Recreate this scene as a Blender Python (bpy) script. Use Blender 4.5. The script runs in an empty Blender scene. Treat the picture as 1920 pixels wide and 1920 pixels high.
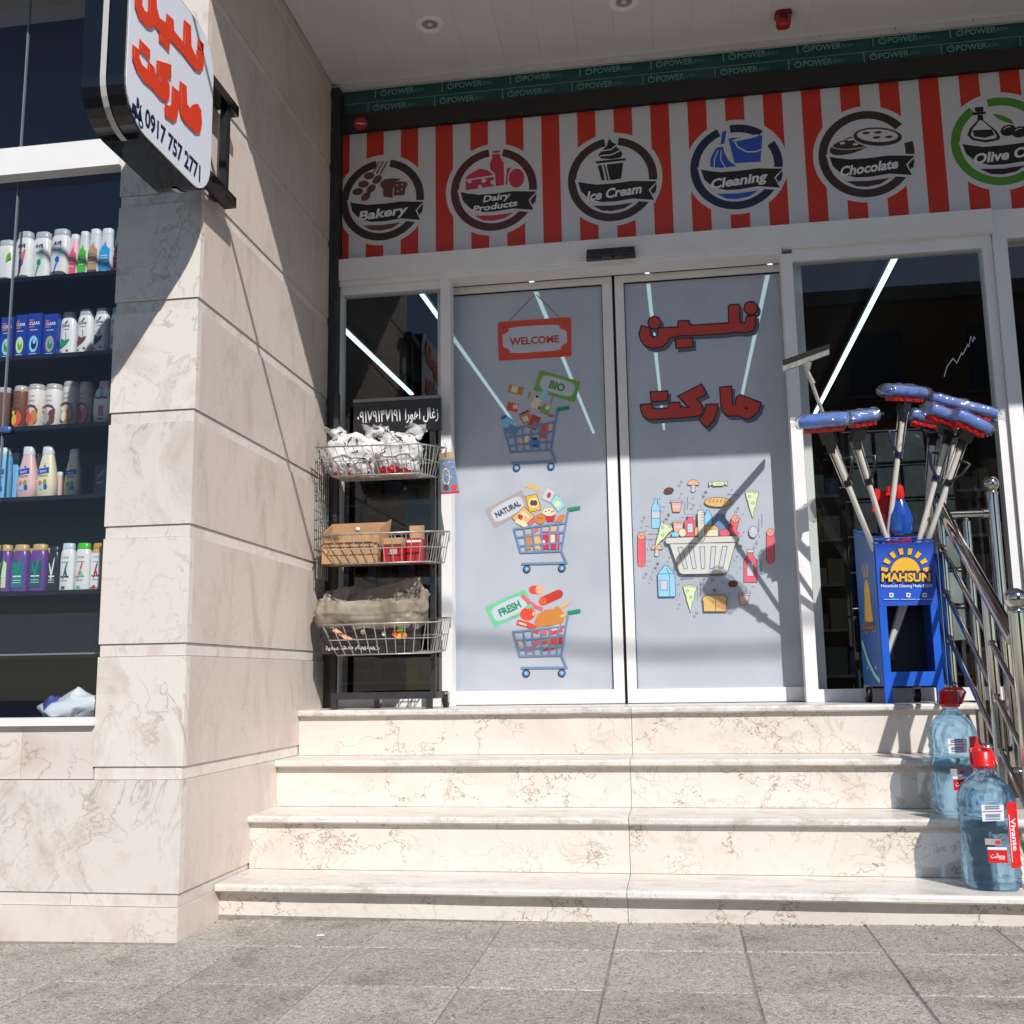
import bpy, math, random
from mathutils import Vector, Matrix, noise
random.seed(7)
scn = bpy.context.scene
col = scn.collection
R = math.radians

# ---------------------------------------------------------------- camera, sky, sun, exposure
CAM = Vector((1.707, -5.0, 0.868))
FPX, YAW, PITCH, ROLL = 1941.198, -0.151972, 0.158746, 0.0154873
_f = Vector((math.sin(YAW)*math.cos(PITCH), math.cos(YAW)*math.cos(PITCH), math.sin(PITCH)))
_r = Vector((math.cos(YAW), -math.sin(YAW), 0)); _d = _f.cross(_r)
RT = _r*math.cos(ROLL)+_d*math.sin(ROLL); DN = _d*math.cos(ROLL)-_r*math.sin(ROLL)
cam = bpy.data.cameras.new('camera'); cam.sensor_width = 36; cam.lens = 36*FPX/1920
cam.clip_start = 0.05; cam.clip_end = 500
co = bpy.data.objects.new('camera', cam); col.objects.link(co)
co.matrix_world = Matrix(((RT.x, -DN.x, -_f.x, CAM.x), (RT.y, -DN.y, -_f.y, CAM.y), (RT.z, -DN.z, -_f.z, CAM.z), (0, 0, 0, 1)))
scn.camera = co

SUN = Vector((0.63, -1.0, 0.986)).normalized()      # towards the sun
w = bpy.data.worlds.new('World'); scn.world = w; w.use_nodes = True
sky = w.node_tree.nodes.new('ShaderNodeTexSky'); sky.sky_type = 'NISHITA'; sky.sun_disc = False
sky.sun_elevation = math.asin(SUN.z); sky.sun_rotation = math.atan2(SUN.x, SUN.y)
sky.dust_density = 0.6; sky.altitude = 1200
bg = w.node_tree.nodes['Background']; bg.inputs[1].default_value = 0.088
w.node_tree.links.new(sky.outputs[0], bg.inputs[0])
sl = bpy.data.lights.new('sun', 'SUN'); sl.energy = 4.35; sl.angle = R(0.5); sl.color = (1.0, 0.962, 0.92)
so = bpy.data.objects.new('sun', sl); col.objects.link(so); so.location = (3, -6, 9)
so.rotation_euler = (-SUN).to_track_quat('-Z', 'Y').to_euler()
vs = scn.view_settings; vs.view_transform = 'Standard'; vs.look = 'None'; vs.exposure = 0.15; vs.gamma = 1
vs.use_curve_mapping = False
scn.cycles.use_denoising = True; scn.cycles.max_bounces = 8; scn.cycles.transparent_max_bounces = 24
scn.cycles.caustics_reflective = False; scn.cycles.caustics_refractive = False
scn.cycles.sample_clamp_indirect = 6.0

# ---------------------------------------------------------------- measuring helpers (photo pixel -> point on a real plane)
def ray(px, py): return RT*((px-960)/FPX)+DN*((py-960)/FPX)+_f
def atY(px, py, Y): v = ray(px, py); return CAM+v*((Y-CAM.y)/v.y)
def atX(px, py, X): v = ray(px, py); return CAM+v*((X-CAM.x)/v.x)
def atZ(px, py, Z): v = ray(px, py); return CAM+v*((Z-CAM.z)/v.z)

# ---------------------------------------------------------------- mesh builder
ORG = {}
class MB:
    def __init__(s): s.v = []; s.f = []; s.m = []; s.s = []
    def face(s, pts, m=0, sm=False):
        b = len(s.v); s.v += [Vector(p) for p in pts]; s.f.append(list(range(b, b+len(pts)))); s.m.append(m); s.s.append(sm)
    def grid(s, rows, m=0, sm=True, cu=False, cv=False):
        b = len(s.v); nr = len(rows); nc = len(rows[0])
        for r in rows: s.v += [Vector(p) for p in r]
        for i in range(nr if cv else nr-1):
            for j in range(nc if cu else nc-1):
                i2 = (i+1) % nr; j2 = (j+1) % nc
                s.f.append([b+i*nc+j, b+i*nc+j2, b+i2*nc+j2, b+i2*nc+j]); s.m.append(m(i, j) if callable(m) else m); s.s.append(sm)
    def hexa(s, p, m=0):
        b = len(s.v); s.v += [Vector(q) for q in p]
        for f in ((0,3,2,1),(4,5,6,7),(0,1,5,4),(1,2,6,5),(2,3,7,6),(3,0,4,7)):
            s.f.append([b+i for i in f]); s.m.append(m); s.s.append(False)
        return s
    def box(s, x0, x1, y0, y1, z0, z1, m=0):
        return s.hexa([(x0,y0,z0),(x1,y0,z0),(x1,y1,z0),(x0,y1,z0),(x0,y0,z1),(x1,y0,z1),(x1,y1,z1),(x0,y1,z1)], m)
    def obox(s, c, ax, ay, az, m=0):
        c = Vector(c); ax = Vector(ax); ay = Vector(ay); az = Vector(az)
        return s.hexa([c-ax-ay-az, c+ax-ay-az, c+ax+ay-az, c-ax+ay-az, c-ax-ay+az, c+ax-ay+az, c+ax+ay+az, c-ax+ay+az], m)
    def tube(s, p0, p1, r0, r1=None, n=10, m=0, caps=True):
        return s.path([p0, p1], r0, n, m, caps, r1)
    def path(s, pts, r, n=6, m=0, caps=True, r1=None, closed=False):
        P = [Vector(p) for p in pts]; N = len(P)
        t = (P[1]-P[0]).normalized(); u = t.orthogonal().normalized(); rows = []
        for i in range(N):
            if closed: d = P[(i+1) % N]-P[i-1]
            else: d = P[min(i+1, N-1)]-P[max(i-1, 0)]
            d.normalize(); u = (u-d*u.dot(d)).normalized(); w_ = d.cross(u)
            rr = r if r1 is None else r+(r1-r)*i/max(1, N-1)
            rows.append([P[i]+(u*math.cos(a)+w_*math.sin(a))*rr for a in (2*math.pi*k/n for k in range(n))])
        s.grid(rows, m, True, cu=True, cv=closed)
        if caps and not closed: s.face(rows[0][::-1], m); s.face(rows[-1], m)
        return s
    def lathe(s, prof, o=(0,0,0), n=20, m=0, sx=1, sy=1, power=2.0, rz=0, caps=True):
        o = Vector(o); rows = []
        for r, z in prof:
            row = []
            for k in range(n):
                a = 2*math.pi*k/n; c_, s_ = math.cos(a), math.sin(a)
                if power != 2.0:
                    c_ = math.copysign(abs(c_)**(2/power), c_); s_ = math.copysign(abs(s_)**(2/power), s_)
                x = r*sx*c_; y = r*sy*s_
                row.append(o+Vector((x*math.cos(rz)-y*math.sin(rz), x*math.sin(rz)+y*math.cos(rz), z)))
            rows.append(row)
        s.grid(rows, m, True, cu=True)
        if caps: s.face(rows[0][::-1], m if not callable(m) else m(0, 0)); s.face(rows[-1], m if not callable(m) else m(len(prof)-2, 0))
        return s
    def sphere(s, o, r, m=0, n=16, k=9, sc=(1,1,1)):
        o = Vector(o); rows = []
        for i in range(k+1):
            a = math.pi*i/k-math.pi/2; a = max(-1.5, min(1.5, a))
            rows.append([o+Vector((r*sc[0]*math.cos(a)*math.cos(b), r*sc[1]*math.cos(a)*math.sin(b), r*sc[2]*math.sin(a))) for b in (2*math.pi*j/n for j in range(n))])
        s.grid(rows, m, True, cu=True); s.face(rows[0][::-1], m, True); s.face(rows[-1], m, True)
        return s
    def prism(s, pts, d, m=0, ms=None):
        d = Vector(d); P = [Vector(p) for p in pts]; s.face(P, m); s.face([p+d for p in P][::-1], m)
        for i in range(len(P)):
            a, b = P[i], P[(i+1) % len(P)]; s.face([a, b, b+d, a+d], m if ms is None else ms)
        return s
    def jitter(s, amp, sc, seed=0):
        for i, v in enumerate(s.v):
            q = v*sc+Vector((seed*7.3, seed*3.1, seed*1.7)); s.v[i] = v+noise.noise_vector(q)*amp
        return s
    def crumple(s, amp, sc, seed=0, c=None):
        # sharp creases: ridged noise pushed outwards from a centre
        for i, v in enumerate(s.v):
            q = v*sc+Vector((seed*5.1, seed*2.7, seed*9.3)); r = (1-2.2*abs(noise.noise(q)))*0.65+(1-2.2*abs(noise.noise(q*2.3)))*0.35
            d = (v-c) if c is not None else noise.noise_vector(v*sc*0.3); d = d.normalized() if d.length > 1e-6 else Vector((0, 0, 1))
            s.v[i] = v+d*amp*(r-0.4)
        return s
    def build(s, name, mats, parent=None, label=None, cat=None, group=None, kind=None, org=None):
        me = bpy.data.meshes.new(name)
        if org is None:
            if parent is not None: org = ORG[parent]
            else:
                xs = [v.x for v in s.v]; ys = [v.y for v in s.v]; zs = [v.z for v in s.v]
                org = Vector(((min(xs)+max(xs))/2, (min(ys)+max(ys))/2, min(zs)))
        me.from_pydata([v-org for v in s.v], [], s.f)
        if not isinstance(mats, (list, tuple)): mats = [mats]
        for mt in mats: me.materials.append(mt)
        me.polygons.foreach_set('material_index', s.m); me.polygons.foreach_set('use_smooth', s.s); me.update()
        o = bpy.data.objects.new(name, me); col.objects.link(o); ORG[o] = org.copy()
        if parent is not None: o.parent = parent; o.location = org-ORG[parent]
        else: o.location = org
        tag(o, label, cat, group, kind)
        return o
def tag(o, label=None, cat=None, group=None, kind=None):
    if label: o['label'] = label
    if cat: o['category'] = cat
    if group: o['group'] = group
    if kind: o['kind'] = kind
    return o
def thing(name, loc, label=None, cat=None, group=None, kind=None):
    o = bpy.data.objects.new(name, None); col.objects.link(o); o.location = Vector(loc); o.empty_display_size = 0.1
    ORG[o] = Vector(loc); return tag(o, label, cat, group, kind)
def bx(name, mat_, parent, *b, **k): return MB().box(*b).build(name, mat_, parent, **k)

# ---------------------------------------------------------------- text
_tc = {}
def text2d(s, bold=0.0, space=1.0):
    key = (s, bold, space)
    if key not in _tc:
        c = bpy.data.curves.new('text', 'FONT'); c.body = s; c.offset = bold; c.space_character = space; c.resolution_u = 3
        o = bpy.data.objects.new('text', c); col.objects.link(o); bpy.context.view_layer.update()
        me = o.to_mesh(); V = [(v.co.x, v.co.y) for v in me.vertices]; Fc = [list(p.vertices) for p in me.polygons]
        o.to_mesh_clear(); bpy.data.objects.remove(o); bpy.data.curves.remove(c)
        x0 = min(v[0] for v in V); x1 = max(v[0] for v in V)
        _tc[key] = ([((v[0]-x0), v[1]) for v in V], Fc, x1-x0)
    return _tc[key]

# flat print: shapes stacked in sub-millimetre layers on a real surface. fn(u, v, k) -> point
class Print(MB):
    def __init__(s, fn): MB.__init__(s); s.fn = fn; s.k = 0; s.mats = []
    def mi(s, mt):
        if mt not in s.mats: s.mats.append(mt)
        return s.mats.index(mt)
    def poly(s, pts, mt, fn=None):
        s.k += 1; fn = fn or s.fn; s.face([fn(u, v, s.k) for u, v in pts], s.mi(mt))
    def ell(s, u, v, ru, rv, mt, rot=0, n=24, a0=0, a1=360, fn=None):
        c_, s_ = math.cos(R(rot)), math.sin(R(rot)); pts = []
        nn = n if a1-a0 >= 360 else n+1
        for i in range(nn):
            a = R(a0+(a1-a0)*i/n); x = ru*math.cos(a); y = rv*math.sin(a); pts.append((u+x*c_-y*s_, v+x*s_+y*c_))
        s.poly(pts, mt, fn); return pts
    def ring(s, u, v, r1, r0, mt, a0=0, a1=360, n=48, fn=None):
        s.k += 1; fn = fn or s.fn; m = s.mi(mt)
        for i in range(n):
            a = R(a0+(a1-a0)*i/n); b = R(a0+(a1-a0)*(i+1)/n)
            s.face([fn(u+q*math.cos(t), v+q*math.sin(t), s.k) for q, t in ((r0, a), (r1, a), (r1, b), (r0, b))], m)
    def line(s, pts, wd, mt, closed=False, fn=None):
        s.k += 1; fn = fn or s.fn; m = s.mi(mt); n = len(pts); h = wd/2
        def nrm(a, b):
            dx, dy = b[0]-a[0], b[1]-a[1]; l = math.hypot(dx, dy) or 1; return (-dy/l, dx/l)
        off = []
        for i in range(n):
            if closed: a, b, c_ = pts[i-1], pts[i], pts[(i+1) % n]
            else: a, b, c_ = pts[max(i-1, 0)], pts[i], pts[min(i+1, n-1)]
            n1 = nrm(a, b) if a != b else nrm(b, c_); n2 = nrm(b, c_) if b != c_ else n1
            mx, my = n1[0]+n2[0], n1[1]+n2[1]; l = math.hypot(mx, my) or 1; mx /= l; my /= l
            q = h/max(0.45, mx*n1[0]+my*n1[1]); off.append((mx*q, my*q))
        for i in range(n if closed else n-1):
            j = (i+1) % n; a, b = pts[i], pts[j]; oa, ob = off[i], off[j]
            s.face([fn(a[0]+oa[0], a[1]+oa[1], s.k), fn(b[0]+ob[0], b[1]+ob[1], s.k), fn(b[0]-ob[0], b[1]-ob[1], s.k), fn(a[0]-oa[0], a[1]-oa[1], s.k)], m)
    def item(s, pts, fill, ol, wd=5, fn=None):
        s.poly(pts, fill, fn); s.line(pts, wd, ol, True, fn)
    def text(s, st, u, v, wid, hei, mt, rot=0, bold=0.0, shear=0.0, align='c', flip=-1, fn=None, space=1.0, arc=0.0):
        # centre (or left) baseline at u,v; total width wid, cap height hei; flip=-1 when v grows downwards
        V, Fc, W = text2d(st, bold, space); s.k += 1; fn = fn or s.fn; m = s.mi(mt); c_, s_ = math.cos(R(rot)), math.sin(R(rot)); b = len(s.v)
        kx = wid/W; ky = hei/0.72
        for x, y in V:
            X = x*kx-(wid/2 if align == 'c' else 0)+shear*y*ky; Y = (y*ky+arc*math.sin(math.pi*2*x/W))*flip
            s.v.append(Vector(fn(u+X*c_-Y*s_, v+X*s_+Y*c_, s.k)))
        for f in Fc: s.f.append([b+i for i in f]); s.m.append(m); s.s.append(False)
    def done(s, name, parent, **k): return s.build(name, s.mats, parent, **k)
def crop(ox, oy, sc, Y, sgn=-1, eps=0.0003):
    return lambda u, v, k: atY(ox+u/sc, oy+v/sc, Y+sgn*eps*k)

# ---------------------------------------------------------------- materials
def lin(c): c /= 255.0; return c/12.92 if c <= 0.04045 else ((c+0.055)/1.055)**2.4
def C(r, g, b): return (lin(r), lin(g), lin(b), 1)
MATS = {}
def newmat(name):
    m = bpy.data.materials.new(name); m.use_nodes = True; nt = m.node_tree; MATS[name] = m
    return m, nt, nt.nodes['Principled BSDF']
def N(nt, t, **k):
    n = nt.nodes.new(t)
    for a, b in k.items():
        if a.startswith('i_'):
            key = a[2:]; key = int(key) if key.isdigit() else key.replace('_', ' ')
            n.inputs[key].default_value = b
        else: setattr(n, a, b)
    return n
def coords(nt, scale=1.0, rnd=True, kind='Object'):
    tc = N(nt, 'ShaderNodeTexCoord'); mp = N(nt, 'ShaderNodeMapping'); nt.links.new(tc.outputs[kind], mp.inputs[0])
    mp.inputs['Scale'].default_value = scale if isinstance(scale, tuple) else (scale,)*3
    if rnd:
        oi = N(nt, 'ShaderNodeObjectInfo'); ml = N(nt, 'ShaderNodeVectorMath', operation='SCALE'); cb = N(nt, 'ShaderNodeCombineXYZ')
        for i in range(3): nt.links.new(oi.outputs['Random'], cb.inputs[i])
        nt.links.new(cb.outputs[0], ml.inputs[0]); ml.inputs['Scale'].default_value = 37.0; nt.links.new(ml.outputs[0], mp.inputs['Location'])
    return mp.outputs[0]
def ramp(nt, fac, stops):
    r = N(nt, 'ShaderNodeValToRGB'); e = r.color_ramp.elements
    while len(e) > 1: e.remove(e[0])
    e[0].position = stops[0][0]; e[0].color = stops[0][1]
    for p, c in stops[1:]: x = e.new(p); x.color = c
    nt.links.new(fac, r.inputs[0]); return r.outputs[0]
def mixc(nt, fac, a, b, mode='MIX'):
    m = N(nt, 'ShaderNodeMix', data_type='RGBA', blend_type=mode)
    for sock, val in ((m.inputs[0], fac), (m.inputs[6], a), (m.inputs[7], b)):
        if hasattr(val, 'is_output'): nt.links.new(val, sock)
        else: sock.default_value = val
    return m.outputs[2]
def bump(nt, bs, h, strength, dist=0.002):
    b = N(nt, 'ShaderNodeBump'); b.inputs['Strength'].default_value = strength; b.inputs['Distance'].default_value = dist
    nt.links.new(h, b.inputs['Height']); nt.links.new(b.outputs[0], bs.inputs['Normal'])
def simple(name, c, rough=0.5, metal=0.0, var=0.0, scale=8.0, coat=0.0, bmp=0.0, bscale=60, emit=None, spec=0.5):
    m, nt, bs = newmat(name); bs.inputs['Base Color'].default_value = c; bs.inputs['Roughness'].default_value = rough
    bs.inputs['Metallic'].default_value = metal; bs.inputs['Coat Weight'].default_value = coat; bs.inputs['Specular IOR Level'].default_value = spec
    if var or bmp: v = coords(nt)
    if var:
        nz = N(nt, 'ShaderNodeTexNoise', i_Scale=scale, i_Detail=5.0); nt.links.new(v, nz.inputs[0])
        d = tuple(x*(1-var) for x in c[:3])+(1,); u = tuple(min(1, x*(1+var*0.6)) for x in c[:3])+(1,)
        nt.links.new(ramp(nt, nz.outputs[0], [(0.3, d), (0.7, u)]), bs.inputs['Base Color'])
        mr = N(nt, 'ShaderNodeMapRange', i_3=max(0.02, rough-0.06), i_4=min(1, rough+0.1)); nt.links.new(nz.outputs[0], mr.inputs[0]); nt.links.new(mr.outputs[0], bs.inputs['Roughness'])
    if bmp:
        nb = N(nt, 'ShaderNodeTexNoise', i_Scale=float(bscale), i_Detail=4.0); nt.links.new(v, nb.inputs[0]); bump(nt, bs, nb.outputs[0], bmp)
    if emit: bs.inputs['Emission Color'].default_value = emit[0]; bs.inputs['Emission Strength'].default_value = emit[1]
    return m
def stone(name, base, pale, vein, blotch, vscale=5.0, rough=0.35, vamt=0.5, stretch=(1, 1, 1), wear=0.0, cracks=0.0):
    m, nt, bs = newmat(name); v = coords(nt, stretch)
    n1 = N(nt, 'ShaderNodeTexNoise', i_Scale=3.2, i_Detail=8.0, i_Roughness=0.62, i_Distortion=1.1); nt.links.new(v, n1.inputs[0])
    c = ramp(nt, n1.outputs[0], [(0.28, base), (0.5, pale), (0.62, pale), (0.78, blotch)])
    # fine wandering veins: thin contour bands of a distorted noise
    n2 = N(nt, 'ShaderNodeTexNoise', i_Scale=vscale, i_Detail=6.0, i_Roughness=0.55, i_Distortion=1.8); nt.links.new(v, n2.inputs[0])
    k = (0, 0, 0, 1); wt = (1, 1, 1, 1)
    vm = ramp(nt, n2.outputs[0], [(0.484, k), (0.498, wt), (0.502, wt), (0.514, k)])
    n3 = N(nt, 'ShaderNodeTexNoise', i_Scale=2.3, i_Detail=2.0); nt.links.new(v, n3.inputs[0])
    gate = ramp(nt, n3.outputs[0], [(0.42, k), (0.62, wt)])
    mm = N(nt, 'ShaderNodeMath', operation='MULTIPLY'); nt.links.new(vm, mm.inputs[0]); nt.links.new(gate, mm.inputs[1])
    m2 = N(nt, 'ShaderNodeMath', operation='MULTIPLY'); nt.links.new(mm.outputs[0], m2.inputs[0]); m2.inputs[1].default_value = vamt
    c = mixc(nt, m2.outputs[0], c, vein)
    # hairline cracks: distorted cell borders, broken up by a coarse noise
    if cracks:
        nd = N(nt, 'ShaderNodeTexNoise', i_Scale=7.0, i_Detail=5.0, i_Roughness=0.65); nt.links.new(v, nd.inputs[0])
        va = N(nt, 'ShaderNodeVectorMath', operation='MULTIPLY_ADD'); nt.links.new(nd.outputs['Color'], va.inputs[0]); va.inputs[1].default_value = (0.35, 0.35, 0.35); nt.links.new(v, va.inputs[2])
        vc = N(nt, 'ShaderNodeTexVoronoi', i_Scale=5.5, feature='DISTANCE_TO_EDGE'); nt.links.new(va.outputs[0], vc.inputs[0])
        cm_ = ramp(nt, vc.outputs['Distance'], [(0.0, wt), (0.02, k)]); n5 = N(nt, 'ShaderNodeTexNoise', i_Scale=4.0, i_Detail=3.0); nt.links.new(v, n5.inputs[0])
        g5 = ramp(nt, n5.outputs[0], [(0.44, k), (0.56, (cracks, cracks, cracks, 1))]); m5 = N(nt, 'ShaderNodeMath', operation='MULTIPLY'); nt.links.new(cm_, m5.inputs[0]); nt.links.new(g5, m5.inputs[1])
        c = mixc(nt, m5.outputs[0], c, vein)
    # small pits
    vo = N(nt, 'ShaderNodeTexNoise', i_Scale=42.0, i_Detail=3.0, i_Roughness=0.7); nt.links.new(v, vo.inputs[0])
    pit = ramp(nt, vo.outputs[0], [(0.66, k), (0.74, wt)])
    p2 = N(nt, 'ShaderNodeMath', operation='MULTIPLY'); nt.links.new(pit, p2.inputs[0]); p2.inputs[1].default_value = 0.22
    c = mixc(nt, p2.outputs[0], c, vein)
    if wear:
        n4 = N(nt, 'ShaderNodeTexNoise', i_Scale=9.0, i_Detail=8.0, i_Roughness=0.75); nt.links.new(v, n4.inputs[0])
        wm = ramp(nt, n4.outputs[0], [(0.5, k), (0.72, (wear, wear, wear, 1))]); c = mixc(nt, wm, c, C(146, 136, 124))
    oi = N(nt, 'ShaderNodeObjectInfo'); hs = N(nt, 'ShaderNodeHueSaturation'); nt.links.new(c, hs.inputs['Color'])
    mr = N(nt, 'ShaderNodeMapRange', i_3=0.93, i_4=1.05); nt.links.new(oi.outputs['Random'], mr.inputs[0]); nt.links.new(mr.outputs[0], hs.inputs['Value'])
    nt.links.new(hs.outputs[0], bs.inputs['Base Color'])
    rr = N(nt, 'ShaderNodeMapRange', i_3=rough-0.08, i_4=rough+0.15); nt.links.new(n1.outputs[0], rr.inputs[0]); nt.links.new(rr.outputs[0], bs.inputs['Roughness'])
    bump(nt, bs, vo.outputs[0], 0.12, 0.001)
    return m
M_stone = stone('beige_marble', C(188, 173, 162), C(215, 207, 199), C(122, 102, 88), C(198, 173, 158), 3.2, 0.4, 0.42, (1, 1, 0.7), cracks=0.22)
M_stone_s = stone('beige_marble_honed', C(190, 173, 162), C(209, 196, 187), C(126, 104, 92), C(199, 179, 168), 5.5, 0.42, 0.25, (1.7, 1.7, 0.8), cracks=0.15)
M_strip = stone('marble_strip', C(200, 185, 175), C(216, 208, 201), C(146, 112, 96), C(206, 180, 167), 3.5, 0.4, 0.45, (1.6, 1.6, 1))
M_pink = stone('pink_beige_marble', C(200, 184, 173), C(214, 204, 196), C(136, 106, 90), C(202, 174, 158), 3.4, 0.4, 0.5)
M_riser = stone('cream_marble_riser', C(208, 196, 184), C(219, 211, 202), C(124, 98, 80), C(206, 182, 162), 5.0, 0.33, 0.35, (0.8, 1, 1), 0.12, cracks=0.9)
M_tread = stone('cream_marble_tread', C(206, 200, 193), C(218, 213, 206), C(128, 114, 102), C(208, 200, 190), 6.0, 0.3, 0.25, (0.7, 1.6, 1), 0.75, cracks=0.5)
def paver_mat():
    m, nt, bs = newmat('pebbled_concrete'); v = coords(nt)
    n1 = N(nt, 'ShaderNodeTexNoise', i_Scale=95.0, i_Detail=2.5, i_Roughness=0.5, i_Distortion=1.6); nt.links.new(v, n1.inputs[0])
    c = ramp(nt, n1.outputs[0], [(0.36, C(122, 116, 109)), (0.43, C(162, 157, 150)), (0.55, C(182, 177, 169)), (0.64, C(206, 200, 192))])
    n2 = N(nt, 'ShaderNodeTexNoise', i_Scale=5.0, i_Detail=5.0); nt.links.new(v, n2.inputs[0])
    c = mixc(nt, 0.75, c, ramp(nt, n2.outputs[0], [(0.3, C(190, 184, 178)), (0.45, C(232, 229, 225)), (0.7, C(246, 244, 240))]), 'MULTIPLY')
    n3 = N(nt, 'ShaderNodeTexNoise', i_Scale=60.0, i_Detail=1.0); nt.links.new(v, n3.inputs[0])
    c = mixc(nt, ramp(nt, n3.outputs[0], [(0.7, (0, 0, 0, 1)), (0.76, (0.7, 0.7, 0.7, 1))]), c, C(205, 200, 192))
    oi = N(nt, 'ShaderNodeObjectInfo'); hs = N(nt, 'ShaderNodeHueSaturation'); nt.links.new(c, hs.inputs['Color'])
    mr = N(nt, 'ShaderNodeMapRange', i_3=0.86, i_4=1.08); nt.links.new(oi.outputs['Random'], mr.inputs[0]); nt.links.new(mr.outputs[0], hs.inputs['Value'])
    nt.links.new(hs.outputs[0], bs.inputs['Base Color']); bs.inputs['Roughness'].default_value = 0.85
    bump(nt, bs, n1.outputs[0], 0.5, 0.003); return m
M_paver = paver_mat()
M_grout = simple('sand_joint', C(142, 136, 129), 0.95, var=0.3, scale=40, bmp=0.4)
M_asph = simple('asphalt', C(66, 64, 62), 0.9, var=0.25, scale=60, bmp=0.5)
M_alu = simple('white_aluminium', C(232, 231, 231), 0.38, var=0.05, scale=6, spec=0.5)
M_film_c = C(172, 180, 194)
def glassy(name, tint, refl=1.0, rough=0.0, ior=1.5, dirt=0.0):
    m, nt, bs = newmat(name); nt.nodes.remove(bs); out = nt.nodes['Material Output']
    tr = N(nt, 'ShaderNodeBsdfTransparent'); tr.inputs[0].default_value = tint
    gl = N(nt, 'ShaderNodeBsdfGlossy'); gl.inputs['Roughness'].default_value = rough
    lw = N(nt, 'ShaderNodeLayerWeight', i_Blend=0.5); pw = N(nt, 'ShaderNodeMath', operation='POWER'); nt.links.new(lw.outputs['Facing'], pw.inputs[0]); pw.inputs[1].default_value = 4.5
    ml = N(nt, 'ShaderNodeMath', operation='MULTIPLY_ADD', use_clamp=True); nt.links.new(pw.outputs[0], ml.inputs[0]); ml.inputs[1].default_value = 0.9; ml.inputs[2].default_value = 0.042*refl
    mx = N(nt, 'ShaderNodeMixShader'); nt.links.new(ml.outputs[0], mx.inputs[0]); nt.links.new(tr.outputs[0], mx.inputs[1]); nt.links.new(gl.outputs[0], mx.inputs[2])
    last = mx.outputs[0]
    if dirt:
        v = coords(nt); nz = N(nt, 'ShaderNodeTexNoise', i_Scale=4.0, i_Detail=8.0, i_Roughness=0.7); nt.links.new(v, nz.inputs[0])
        df = N(nt, 'ShaderNodeBsdfDiffuse'); df.inputs[0].default_value = C(150, 148, 142)
        f = ramp(nt, nz.outputs[0], [(0.35, (0, 0, 0, 1)), (0.8, (dirt, dirt, dirt, 1))])
        m2 = N(nt, 'ShaderNodeMixShader'); nt.links.new(f, m2.inputs[0]); nt.links.new(last, m2.inputs[1]); nt.links.new(df.outputs[0], m2.inputs[2]); last = m2.outputs[0]
    nt.links.new(last, out.inputs[0]); return m
M_glass = glassy('clear_glass', (0.84, 0.88, 0.87, 1), 1.7, dirt=0.014)
M_glass_w = glassy('window_glass', (0.9, 0.93, 0.95, 1), 1.3, dirt=0.005)
def film_mat():
    # perforated window film: mostly matt print, a little see-through between the dots, glossy pane in front
    m, nt, bs = newmat('perforated_window_film'); out = nt.nodes['Material Output']
    v = coords(nt); nz = N(nt, 'ShaderNodeTexNoise', i_Scale=2.5, i_Detail=6.0); nt.links.new(v, nz.inputs[0])
    nt.links.new(ramp(nt, nz.outputs[0], [(0.3, C(184, 191, 203)), (0.55, C(194, 200, 211)), (0.75, C(202, 207, 216))]), bs.inputs['Base Color'])
    bs.inputs['Roughness'].default_value = 0.24; bs.inputs['Coat Weight'].default_value = 0.5; bs.inputs['Coat Roughness'].default_value = 0.03
    nz.inputs['Distortion'].default_value = 0.8
    tr = N(nt, 'ShaderNodeBsdfTransparent'); mx = N(nt, 'ShaderNodeMixShader'); mx.inputs[0].default_value = 0.16
    nt.links.new(bs.outputs[0], mx.inputs[1]); nt.links.new(tr.outputs[0], mx.inputs[2]); nt.links.new(mx.outputs[0], out.inputs[0]); return m
M_film = film_mat()
M_black = simple('black_powder_coat', C(34, 34, 36), 0.45, var=0.3, scale=20)
def worn_mat():
    m, nt, bs = newmat('worn_black_steel'); v = coords(nt, (1, 1, 0.22)); nz = N(nt, 'ShaderNodeTexNoise', i_Scale=34.0, i_Detail=7.0, i_Roughness=0.7); nt.links.new(v, nz.inputs[0])
    nt.links.new(ramp(nt, nz.outputs[0], [(0.3, C(26, 27, 30)), (0.55, C(46, 47, 50)), (0.64, C(60, 60, 62)), (0.68, C(128, 124, 118))]), bs.inputs[0]); bs.inputs['Roughness'].default_value = 0.5; return m
M_blackp = worn_mat()
M_gloss_black = simple('gloss_black_acrylic', C(12, 12, 16), 0.08, coat=0.6)
M_rubber = simple('black_rubber', C(24, 24, 25), 0.6)
M_dark = simple('dark_interior', C(30, 30, 33), 0.8, var=0.3, scale=3)
M_navy = simple('navy_back_panel', C(22, 34, 76), 0.5, var=0.15, scale=2)
M_navyshelf = simple('navy_shelf_edge', C(16, 20, 38), 0.35)
M_white = simple('white_plastic', C(226, 226, 224), 0.3, var=0.04)
M_soffit = simple('white_soffit_panel', C(222, 221, 220), 0.45, var=0.04, scale=3)
M_chrome = simple('polished_stainless', C(196, 193, 188), 0.09, metal=1.0, var=0.08, scale=5)
M_zinc = simple('zinc_wire', C(190, 188, 182), 0.35, metal=0.6, var=0.25, scale=40)
M_grey = simple('grey_plastic', C(128, 128, 130), 0.4)
def pr(name, r, g, b, rough=0.4): return simple('print_'+name, C(r, g, b), rough)
P_red = pr('red', 200, 44, 22); P_white = pr('white', 208, 209, 217); P_orange = pr('orange_red', 214, 66, 34)
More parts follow.
